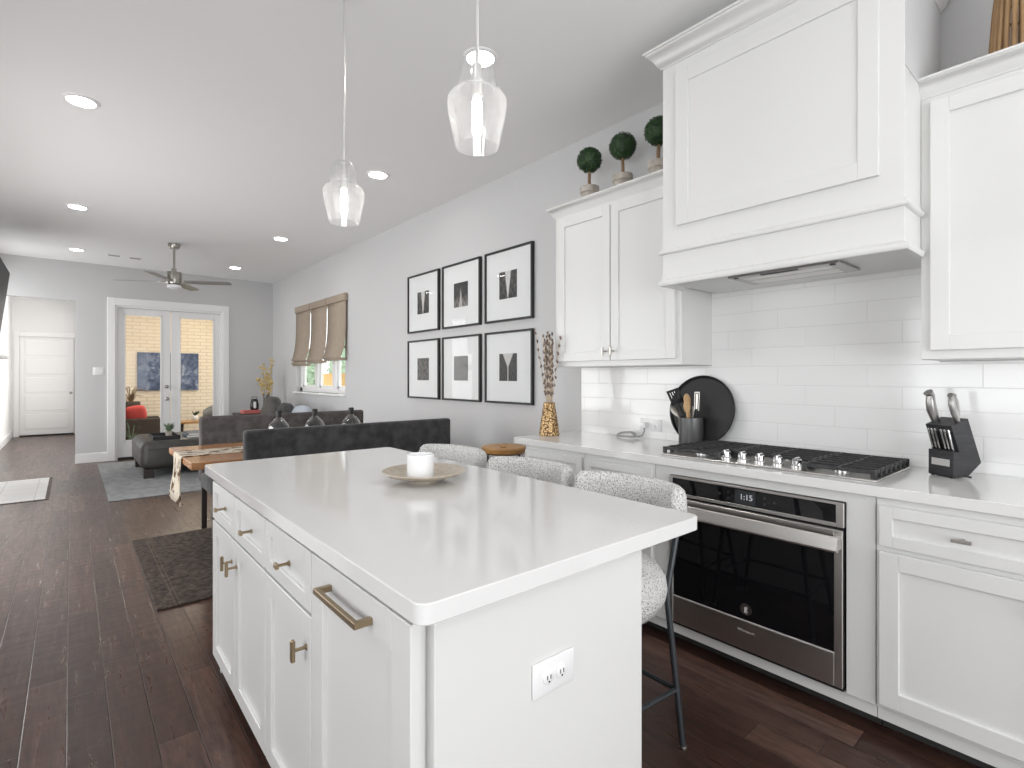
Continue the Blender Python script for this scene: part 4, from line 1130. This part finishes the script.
# ------------------------------------------------------------------ dining table, runner, bottles
TX0, TX1, TY0, TY1, TZ = .58, 2.40, 3.82, 4.80, .762
t = thing('dining_table', 'warm oak dining table behind the island with dark legs', 'dining table', (1.62, 4.31, .012))
bm = new(); box(bm, TX0, TX1, TY0, TY1, TZ - .045, TZ, .004); obj('tabletop', bm, 'tablewood', t)
bm = new(); box(bm, TX0 + .45, TX1 - .15, TY0 + .12, TY1 - .12, TZ - .12, TZ - .045, .003); obj('apron', bm, 'darkleg', t)
for x in (TX0 + .62, TX1 - .30):
    for y in (TY0 + .12, TY1 - .20):
        bm = new(); box(bm, x, x + .08, y, y + .08, .012, TZ - .05, .004); obj('leg', bm, 'darkleg', t)
bm = new(); ry0, ry1 = 4.16, 4.48
prof = [(TX1 - .25, TZ + .003, 0), (2.0, TZ + .003, 0), (1.4, TZ + .003, 0), (.75, TZ + .003, 0), (.60, TZ + .003, 0), (.578, TZ + .002, 0), (.571, TZ - .012, 0), (.570, TZ - .10, -.01), (.566, .60, .005), (.56, .52, .06), (.556, .455, .115)]
N = 14; rows = []
for i, (x, z, fl) in enumerate(prof):
    row = []
    for j in range(N + 1):
        f = j/N; y = ry0 - fl + (ry1 - ry0 + 2*fl)*f
        dz = 0
        if i == len(prof) - 1: dz = -.03*abs(math.sin(f*PI*2.5))
        row.append((x - (.010*math.sin(f*PI*6)*(1 if i >= 8 else 0)), y, z + dz))
    rows.append(row)
grid_surface(bm, rows); rn = obj('table_runner', bm, 'runner', solid=.004)
tag(rn, 'cream macrame runner hanging over the end of the dining table', 'table runner')
def bottle(x, y, label):
    t = thing('glass_bottle', label, 'bottle', (x, y, TZ + .0055), 0, 'three clear bottles on the dining table')
    out = [(0, .002), (.055, .002), (.072, .01), (.080, .035), (.086, .09), (.083, .13), (.066, .175), (.040, .205), (.021, .222), (.017, .23), (.0165, .255), (.021, .26), (.021, .27)]
    prof = out + [(max(r - .004, .010), z) for r, z in reversed(out[2:])] + [(0, .008)]
    bm = new(); lathe(bm, prof, n=32, cap=False); obj('glass_body', bm, 'bottle', t, world=False, smooth=60)
    bm = new(); lathe(bm, [(.0175, .224), (.0185, .230), (.0182, .256), (.0225, .259), (.0225, .278), (.017, .281), (0, .281)], n=20); obj('neck_collar', bm, 'black', t, world=False)
    return t
B0 = bottle(1.245, 4.30, 'clear glass bottle with dark neck, nearest the end of the runner')
dup(B0, (1.525, 4.30, TZ + .0055), .5, 'clear glass bottle with dark neck, between two others')
dup(B0, (1.835, 4.30, TZ + .0055), 1.1, 'clear glass bottle with dark neck, nearest the window wall')

# ------------------------------------------------------------------ benches
def bench(yb, face, material, label, x1=2.41):
    """upholstered bench with its back at y = yb, seat running toward face*y"""
    x0 = .845
    t = thing('dining_bench', label, 'bench', ((x0 + x1)/2, yb, .012), 0, 'upholstered dining benches')
    bm = new(); box(bm, x0, x1, yb - .04, yb + .04, .40, .967, .022, 4); obj('backrest', bm, material, t, smooth=60)
    bm = new(); a, b = sorted((yb + face*.03, yb + face*.50)); box(bm, x0, x1, a, b, .36, .49, .03, 4); obj('seat', bm, 'velvet', t, smooth=60)
    for x in (x0 + .035, x1 - .035):
        for y in (yb, yb + face*.45):
            bm = new(); box(bm, x - .02, x + .02, y - .02, y + .02, .012 if 3.5 < y - .02 and y + .02 < 5.1 else 0.0, .42, .003); obj('leg', bm, 'darkleg', t)
bench(3.66, 1, 'velvet', 'charcoal velvet bench between the island and the dining table')
bench(5.17, -1, 'taupevelvet', 'taupe velvet bench on the far side of the dining table', 2.33)

# ------------------------------------------------------------------ ottoman with tray, books, plant
t = thing('ottoman', 'dark grey leather ottoman on the pale grey rug', 'ottoman', (1.26, 8.66, .012))
bm = new(); box(bm, .665, 1.74, 8.06, 9.30, .115, .485, .10, 6); obj('cushion_body', bm, 'leather', t, smooth=70)
bm = new(); pts = []
for px_, py_ in rrect(.663, 1.742, 8.058, 9.302, .10, 6): pts.append((px_, py_, .385))
pts.append(pts[0]); tube(bm, pts, .006, 6); obj('piping', bm, 'leather', t)
for x in (.76, 1.66):
    for y in (8.13, 9.23):
        bm = new(); box(bm, x - .055, x + .055, y - .055, y + .055, .012, .13, .004); obj('foot', bm, 'darkleg', t)
t = thing('serving_tray', 'dark tray with raised edges on the leather ottoman', 'tray', (1.0, 8.6, .485))
bm = new(); box(bm, .82, 1.12, 8.2, 8.75, .4855, .493, .002)
for a in ((.82, .832, 8.2, 8.75), (1.108, 1.12, 8.2, 8.75), (.82, 1.12, 8.2, 8.212), (.82, 1.12, 8.738, 8.75)): box(bm, *a, .490, .530, .002)
obj('tray_body', bm, 'black', t)
for k, (z, dx, mt, lb) in enumerate(((.4855, 0, 'bluegrey', 'blue grey large book lying on the ottoman, lower one'), (.5135, .02, 'greyrug', 'pale grey book stacked on the blue grey one'))):
    b = thing('book', lb, 'book', (1.37 + dx, 8.45, z))
    bm = new(); box(bm, 1.20 + dx, 1.54 - dx, 8.25, 8.70, z, z + .003, .001); box(bm, 1.20 + dx, 1.54 - dx, 8.25, 8.70, z + .024, z + .027, .001); box(bm, 1.20 + dx, 1.204 + dx, 8.25, 8.70, z, z + .027); obj('cover', bm, mt, b)
    bm = new(); box(bm, 1.204 + dx, 1.532 - dx, 8.255, 8.695, z + .003, z + .024); obj('pages', bm, 'cream', b)
t = thing('potted_succulent', 'small spiky green plant in a clay pot on the tray', 'potted plant', (1.02, 8.45, .493))
bm = new(); lathe(bm, [(0, .493), (.034, .493), (.045, .570), (.040, .570), (.038, .560), (0, .560)], (1.02, 8.45, 0), 20); obj('pot', bm, 'stone', t)
bm = new(); rnd = random.Random(3)
for k in range(38):
    a = rnd.uniform(0, 2*PI); sp = rnd.uniform(.02, .085); h = rnd.uniform(.05, .13)
    tube(bm, [(1.02, 8.45, .560), (1.02 + sp*.5*math.cos(a), 8.45 + sp*.5*math.sin(a), .560 + h*.65), (1.02 + sp*math.cos(a), 8.45 + sp*math.sin(a), .560 + h)], [.006, .007, .001], 5)
obj('leaves', bm, 'succulent', t)

# ------------------------------------------------------------------ sofa under the window, corner table
t = thing('sofa', 'grey leather sofa under the window', 'sofa', (2.40, 8.05, 0))
bm = new(); box(bm, 1.95, 2.80, 6.75, 9.25, .09, .42, .04, 3); obj('base', bm, 'sofa', t, smooth=60)
bm = new(); box(bm, 2.56, 2.82, 6.75, 9.25, .40, .80, .07, 5); obj('backrest', bm, 'sofa', t, smooth=60)
for y in (6.78, 9.04):
    bm = new(); box(bm, 1.95, 2.80, y, y + .20, .30, .64, .07, 5); obj('arm', bm, 'sofa', t, smooth=60)
for y in (7.0, 7.68, 8.36):
    bm = new(); box(bm, 1.94, 2.58, y, y + .665, .41, .55, .05, 4); obj('seat_cushion', bm, 'sofa', t, smooth=60)
for x in (2.0, 2.74):
    for y in (6.82, 9.18):
        bm = new(); lathe(bm, [(.02, 0), (.03, .09), (0, .09)], (x, y, 0), 12); obj('foot', bm, 'darkleg', t)
def cushion(y, z, material, label, w=.50, rx=18):
    bm = new(); r = bmesh.ops.create_uvsphere(bm, u_segments=28, v_segments=16, radius=1)
    for v in bm.verts:
        x, yy, zz = v.co
        k = max(abs(yy), abs(zz)); 
        v.co = Vector((x*.085*(1 if True else 0), math.copysign(abs(yy)**.55, yy)*w/2, math.copysign(abs(zz)**.55, zz)*.21))
    m4 = Matrix.Translation((2.40, y, z + .035)) @ Matrix.Rotation(math.radians(rx), 4, 'Y')
    xform(bm.verts, m4)
    return single('cushion', bm, material, label, 'cushion', (2.40, y, z + .035), smooth=80)
cushion(8.72, .765, 'leather', 'dark grey cushion on the sofa nearest the vase of yellow stems', .60)
cushion(8.08, .69, 'velvet', 'low charcoal cushion leaning in the middle of the sofa', .52)
cushion(7.36, .68, 'palecloth', 'pale blue grey cushion on the sofa under the window', .56)
t = thing('end_table', 'small dark end table in the far corner beside the sofa', 'side table', (2.42, 9.62, 0))
bm = new(); box(bm, 2.10, 2.74, 9.40, 9.86, .67, .70, .004); obj('tabletop', bm, 'darkleg', t)
for x in (2.13, 2.71):
    for y in (9.43, 9.83):
        bm = new(); box(bm, x - .02, x + .02, y - .02, y + .02, 0, .67, .003); obj('leg', bm, 'darkleg', t)
z = .7005
b = thing('red_box', 'coral red box on the corner end table', 'box', (2.32, 9.55, z))
bm = new(); box(bm, 2.18, 2.44, 9.44, 9.66, z, z + .035, .003); obj('box_body', bm, 'redbook', b)
bm = new(); box(bm, 2.175, 2.445, 9.435, 9.665, z + .0352, z + .052, .003); obj('lid', bm, 'redbook', b)
b = thing('lantern', 'small black and white lantern on the red box', 'lantern', (2.375, 9.56, z + .053))
zl = z + .053
bm = new(); lathe(bm, [(0, 0), (.055, 0), (.065, .02), (.070, .08), (.055, .15), (.03, .185), (0, .19)], (2.375, 9.56, zl), 24); obj('shell', bm, 'gloss_black', b)
bm = new(); box(bm, 2.345, 2.385, 9.487, 9.500, zl + .03, zl + .14, .004); obj('window_plate', bm, 'white', b)
bm = new(); tube(bm, [(2.325, 9.56, zl + .15), (2.34, 9.56, zl + .22), (2.41, 9.56, zl + .22), (2.425, 9.56, zl + .15)], .006, 6); obj('handle', bm, 'black', b)
bm = new(); lathe(bm, [(0, z), (.055, z), (.06, z + .01), (.052, z + .20), (.058, z + .34), (.055, z + .34), (.048, z + .20), (.055, z + .015), (0, z + .012)], (2.56, 9.55, 0), 24, cap=False)
vz = single('glass_vase', bm, 'bottle', 'clear glass vase with yellow stems on the corner table', 'vase', (2.56, 9.55, z), smooth=60)
rnd = random.Random(11)
for i in range(5):
    a = 2*PI*i/5; sp = (.10, .14, .06, .16, .12)[i]; h = (.92, .70, .84, .62, .55)[i]
    e = Vector((2.56 + sp*math.cos(a), 9.55 + sp*math.sin(a)*.8, z + h)); b0 = Vector((2.56 + .02*math.cos(a), 9.55 + .02*math.sin(a), z + .02))
    t = thing('blossom_stem', 'yellow flowering stem in the tall clear vase', 'flower stem', tuple(b0), 0, 'yellow flowering stems in the corner vase')
    bm = new(); m1 = b0.lerp(e, .4) + Vector((0, 0, .05)); tube(bm, [b0, m1, e], [.004, .004, .002], 6); obj('stalk', bm, 'stem', t)
    bm = new()
    for k in range(42):
        f = rnd.uniform(.45, 1.0); p = m1.lerp(e, (f - .4)/.6) + Vector((rnd.gauss(0, .022), rnd.gauss(0, .022), rnd.gauss(0, .015)))
        r = bmesh.ops.create_icosphere(bm, subdivisions=1, radius=rnd.uniform(.009, .019)); xform(r['verts'], Matrix.Translation(p))
    obj('blossom', bm, 'grassstem', t)
bm = new(); rows = []
for i in range(9):
    rows.append([(2.50 + .19*i/8, 9.405 + .10*j/5, z + .004 + .022*math.sin(i*1.3 + j)*math.sin(PI*i/8) + .075*math.sin(PI*i/8)*math.sin(PI*j/5)) for j in range(6)])
grid_surface(bm, rows); tw = single('napkin', bm, 'cream', 'crumpled white cloth beside the vase on the corner table', 'cloth', (2.6, 9.45, z), solid=.004)

# ------------------------------------------------------------------ patio beyond the double doors
bm = new(); box(bm, .24, 7.0, YB + .15, 13.3, -.12, -.02); struct('floor_patio', bm, 'concrete', 'concrete patio floor beyond the glass doors', 'patio')
bm = new(); box(bm, .24, 4.2, 13.1, 13.3, -.02, 3.4); struct('wall_patio', bm, 'brick', 'cream brick patio wall behind the glass doors', 'wall')
bm = new(); box(bm, 1.035, 2.12, 13.06, 13.099, 1.03, 1.82, .003)
bm2 = new(); box(bm2, .24, 4.2, YB + .15, 13.3, 2.78, 2.86); struct('ceiling_porch', bm2, 'trim', 'white porch ceiling beyond the glass doors', 'ceiling')
p = single('canvas_painting', bm, 'painting', 'abstract blue canvas hung on the cream brick patio wall', 'painting', (1.58, 13.1, 1.4))
t = thing('wicker_armchair', 'brown wicker patio armchair with a red cushion', 'patio chair', (.86, 11.75, -.02))
bm = new(); box(bm, .55, 1.30, 11.45, 11.55, .05, .56, .025, 3); obj('arm', bm, 'wicker', t)
bm = new(); box(bm, .55, 1.30, 12.05, 12.15, .05, .56, .025, 3); obj('arm', bm, 'wicker', t)
bm = new(); box(bm, .50, .62, 11.45, 12.15, .05, .88, .03, 3); obj('backrest', bm, 'wicker', t)
bm = new(); box(bm, .60, 1.28, 11.55, 12.05, .10, .32, .02, 3); obj('seat', bm, 'wicker', t)
bm = new(); box(bm, .62, 1.28, 11.56, 12.04, .32, .42, .04, 3); obj('seat_pad', bm, 'leather', t)
for x in (.57, 1.27):
    for y in (11.5, 12.1):
        bm = new(); lathe(bm, [(.025, -.02), (.025, .06)], (x, y, 0), 10); obj('leg', bm, 'darkleg', t)
bm = new(); bmesh.ops.create_uvsphere(bm, u_segments=24, v_segments=14, radius=1)
for v in bm.verts:
    x, y, zz = v.co; v.co = Vector((math.copysign(abs(x)**.55, x)*.17, y*.08, math.copysign(abs(zz)**.55, zz)*.16))
xform(bm.verts, Matrix.Translation((.90, 11.72, .63)) @ Matrix.Rotation(math.radians(-10), 4, 'Y') @ Matrix.Rotation(math.radians(14), 4, 'X'))
single('red_cushion', bm, 'red', 'red cushion on the wicker patio armchair', 'cushion', (.93, 11.72, .63), smooth=80)
t = thing('plant_stand', 'dark plant stand with dry stems against the patio wall', 'plant stand', (.90, 12.7, -.02))
bm = new(); lathe(bm, [(0, .55), (.14, .55), (.16, .80), (.15, .82), (.13, .80), (0, .78)], (.90, 12.7, 0), 20); obj('pot', bm, 'wicker', t)
for k in range(3):
    a = 2*PI*k/3; bm = new(); tube(bm, [(.90 + .10*math.cos(a), 12.7 + .10*math.sin(a), .56), (.90 + .16*math.cos(a), 12.7 + .16*math.sin(a), -.02)], .012, 8); obj('leg', bm, 'darkleg', t)
bm = new(); rnd = random.Random(4)
for k in range(26):
    a = rnd.uniform(0, 2*PI); sp = rnd.uniform(.05, .32); h = rnd.uniform(.08, .36)
    tube(bm, [(.90, 12.7, .78), (.90 + sp*.4*math.cos(a), 12.7 + sp*.4*math.sin(a), .78 + h), (.90 + sp*math.cos(a), 12.7 + sp*math.sin(a)*.6, .80 + h*.8)], [.008, .008, .004], 5)
obj('dry_stems', bm, 'stem', t)
t = thing('patio_planter', 'dark planter with pale grass blades low by the left glass leaf', 'planter', (.78, 10.95, -.02))
bm = new(); lathe(bm, [(0, -.02), (.11, -.02), (.15, .20), (.14, .21), (.12, .19), (0, .18)], (.78, 10.95, 0), 24); obj('pot', bm, 'iron', t)
bm = new()
for k in range(16):
    a = rnd.uniform(0, 2*PI); sp = rnd.uniform(.08, .26); h = rnd.uniform(.12, .36)
    tube(bm, [(.78, 10.95, .18), (.78 + sp*.4*math.cos(a), 10.95 + sp*.4*math.sin(a), .18 + h), (.78 + sp*math.cos(a), 10.95 + sp*math.sin(a), .18 + h*.75)], [.006, .006, .002], 5)
obj('leaf_blade', bm, 'succulent', t)
t = thing('patio_table', 'low wooden patio table seen through the right glass leaf', 'side table', (1.85, 12.0, -.02))
bm = new(); box(bm, 1.60, 2.10, 11.8, 12.2, .40, .44, .006); obj('tabletop', bm, 'stoolwood', t)
for x in (1.65, 2.05):
    for y in (11.85, 12.15):
        bm = new(); tube(bm, [(x, y, .40), (x + (.02 if x > 1.8 else -.02), y, -.02)], [.028, .018], 8); obj('leg', bm, 'darkleg', t)
t = thing('patio_vase', 'white pot with dark leaves on the low patio table', 'potted plant', (1.88, 12.0, .44))
bm = new(); lathe(bm, [(0, .4405), (.04, .4405), (.065, .50), (.05, .545), (.045, .545), (0, .53)], (1.88, 12.0, 0), 20); obj('pot', bm, 'white', t)
bm = new()
for k in range(20):
    a = rnd.uniform(0, 2*PI); sp = rnd.uniform(.02, .09)
    tube(bm, [(1.88, 12.0, .53), (1.88 + sp*math.cos(a), 12.0 + sp*math.sin(a), .60 + rnd.uniform(0, .04))], [.006, .004], 5)
obj('leaves', bm, 'leaf', t)
t = thing('patio_chair', 'grey round backed patio chair behind the right glass leaf', 'patio chair', (2.30, 12.35, -.02))
M['greyresin'] = pmat('grey resin', (.20, .19, .18), .6)
bm = new(); lathe(bm, [(0, .38), (.20, .38), (.22, .40), (.20, .43), (0, .43)], (2.30, 12.35, 0), 24); obj('seat', bm, 'greyresin', t)
bm = new(); rows = []
for i in range(13):
    a = -PI*.5 + PI*i/12 ; rows.append([(2.30 + .21*math.sin(a), 12.35 + .21*math.cos(a)*1.0, .42 + zz*(.30 - .12*abs(math.sin(a)))) for zz in (0, .5, 1)])
grid_surface(bm, rows); obj('backrest', bm, 'greyresin', t, solid=.02)
for k in range(4):
    a = PI/4 + k*PI/2; bm = new(); tube(bm, [(2.30 + .14*math.cos(a), 12.35 + .14*math.sin(a), .39), (2.30 + .2*math.cos(a), 12.35 + .2*math.sin(a), -.02)], .014, 8); obj('leg', bm, 'darkleg', t)

M['porchglow'] = emis('lit warm porch lamp', (1, .86, .66), 105)
t = thing('porch_light', 'round warm porch ceiling light beyond the glass doors', 'ceiling light', (1.85, 11.7, 2.78))
bm = new(); lathe(bm, [(.15, 2.779), (.155, 2.76), (.15, 2.74), (0, 2.74)], (1.85, 11.7, 0), 28); obj('base_ring', bm, 'nickel', t)
bm = new(); lathe(bm, [(.14, 2.739), (.13, 2.70), (.08, 2.67), (0, 2.66)], (1.85, 11.7, 0), 28); obj('shade', bm, 'porchglow', t)

# ------------------------------------------------------------------ garden beyond the window
M['lawn'] = noisy('lawn', (.10, .17, .05), (.16, .24, .08), 9, .9)
bm = new(); box(bm, 3.2, 16, -3, YB, -.3, -.12); struct('lawn', bm, 'lawn', 'green lawn outside the window', 'lawn')
M['fence'] = noisy('yellow cedar boards', (.62, .38, .13), (.46, .26, .08), 5, .8, stretch=(1, 6, .6))
t = thing('garden_fence', 'yellow cedar board fence outside the window', 'fence', (6.2, 10.0, -.12))
for j, (y0, y1) in enumerate(((3.0, 10.2), (10.2, 26.0))):
    bm = new(); n = int((y1 - y0)/.145)
    for k in range(n): box(bm, 6.2, 6.222, y0 + k*.145, y0 + k*.145 + .138, -.12, 1.42, .002)
    box(bm, 6.223, 6.26, y0, y1, .15, .24); box(bm, 6.223, 6.26, y0, y1, 1.12, 1.21)
    obj('board_panel', bm, 'fence', t)
t = thing('neighbour_house', 'neighbouring house with brown eave beyond the fence', 'house', (10.5, 14.0, -.12))
M['siding'] = pmat('tan siding', (.62, .52, .36), .8); M['roofing'] = pmat('pale tan roof', (.72, .62, .42), .8); M['brownroof'] = pmat('brown fascia', (.16, .085, .04), .8)
bm = new(); box(bm, 10, 15, 12.2, 24, -.12, 1.75); obj('house_wall', bm, 'siding', t)
bm = new(); extrude_profile(bm, [(9.5, 1.62), (9.5, 1.95), (12.5, 3.6), (15.5, 1.95), (15.5, 1.62)], 'Y', 11.8, 24.4); obj('roof', bm, 'roofing', t)
bm = new(); box(bm, 9.44, 9.50, 11.8, 24.4, 1.55, 1.88); obj('fascia', bm, 'brownroof', t)
M['hedge'] = noisy('hedge leaf', (.30, .44, .32), (.42, .56, .42), 12, .7)
def hedge(name, x, y, rx, ry, rz, label, n, seed):
    rnd = random.Random(seed); bm = new()
    r = bmesh.ops.create_icosphere(bm, subdivisions=3, radius=.92)
    for v in r['verts']: v.co = Vector((x + v.co.x*rx, y + v.co.y*ry, rz*.9 - .12 + v.co.z*rz))
    for _ in range(n):
        v = Vector((rnd.gauss(0, 1), rnd.gauss(0, 1), rnd.gauss(0, 1))).normalized()
        p = Vector((x + v.x*rx, y + v.y*ry, rz*.9 - .12 + v.z*rz)); s = .07
        a = v.orthogonal().normalized(); a = Matrix.Rotation(rnd.uniform(0, 6.28), 3, v) @ a; b = v.cross(a); a = (a + v*rnd.uniform(-.3, .8)).normalized()
        bm.faces.new([bm.verts.new(p - a*s), bm.verts.new(p + b*s*.5), bm.verts.new(p + a*s), bm.verts.new(p - b*s*.5)])
    t = thing(name, label, 'shrub', (x, y, -.12)); obj('foliage', bm, 'hedge', t, smooth=0)
    bm = new(); tube(bm, [(x, y, -.12), (x, y, .5)], .05, 8); obj('trunk', bm, 'stem', t)
hedge('garden_shrub', 5.0, 15.0, .5, .72, 1.2, 'pale green shrub outside the sash nearest the corner', 1600, 5)
hedge('garden_tree', 7.6, 18.1, .7, .75, 1.7, 'green tree rising behind the cedar fence', 1400, 6)
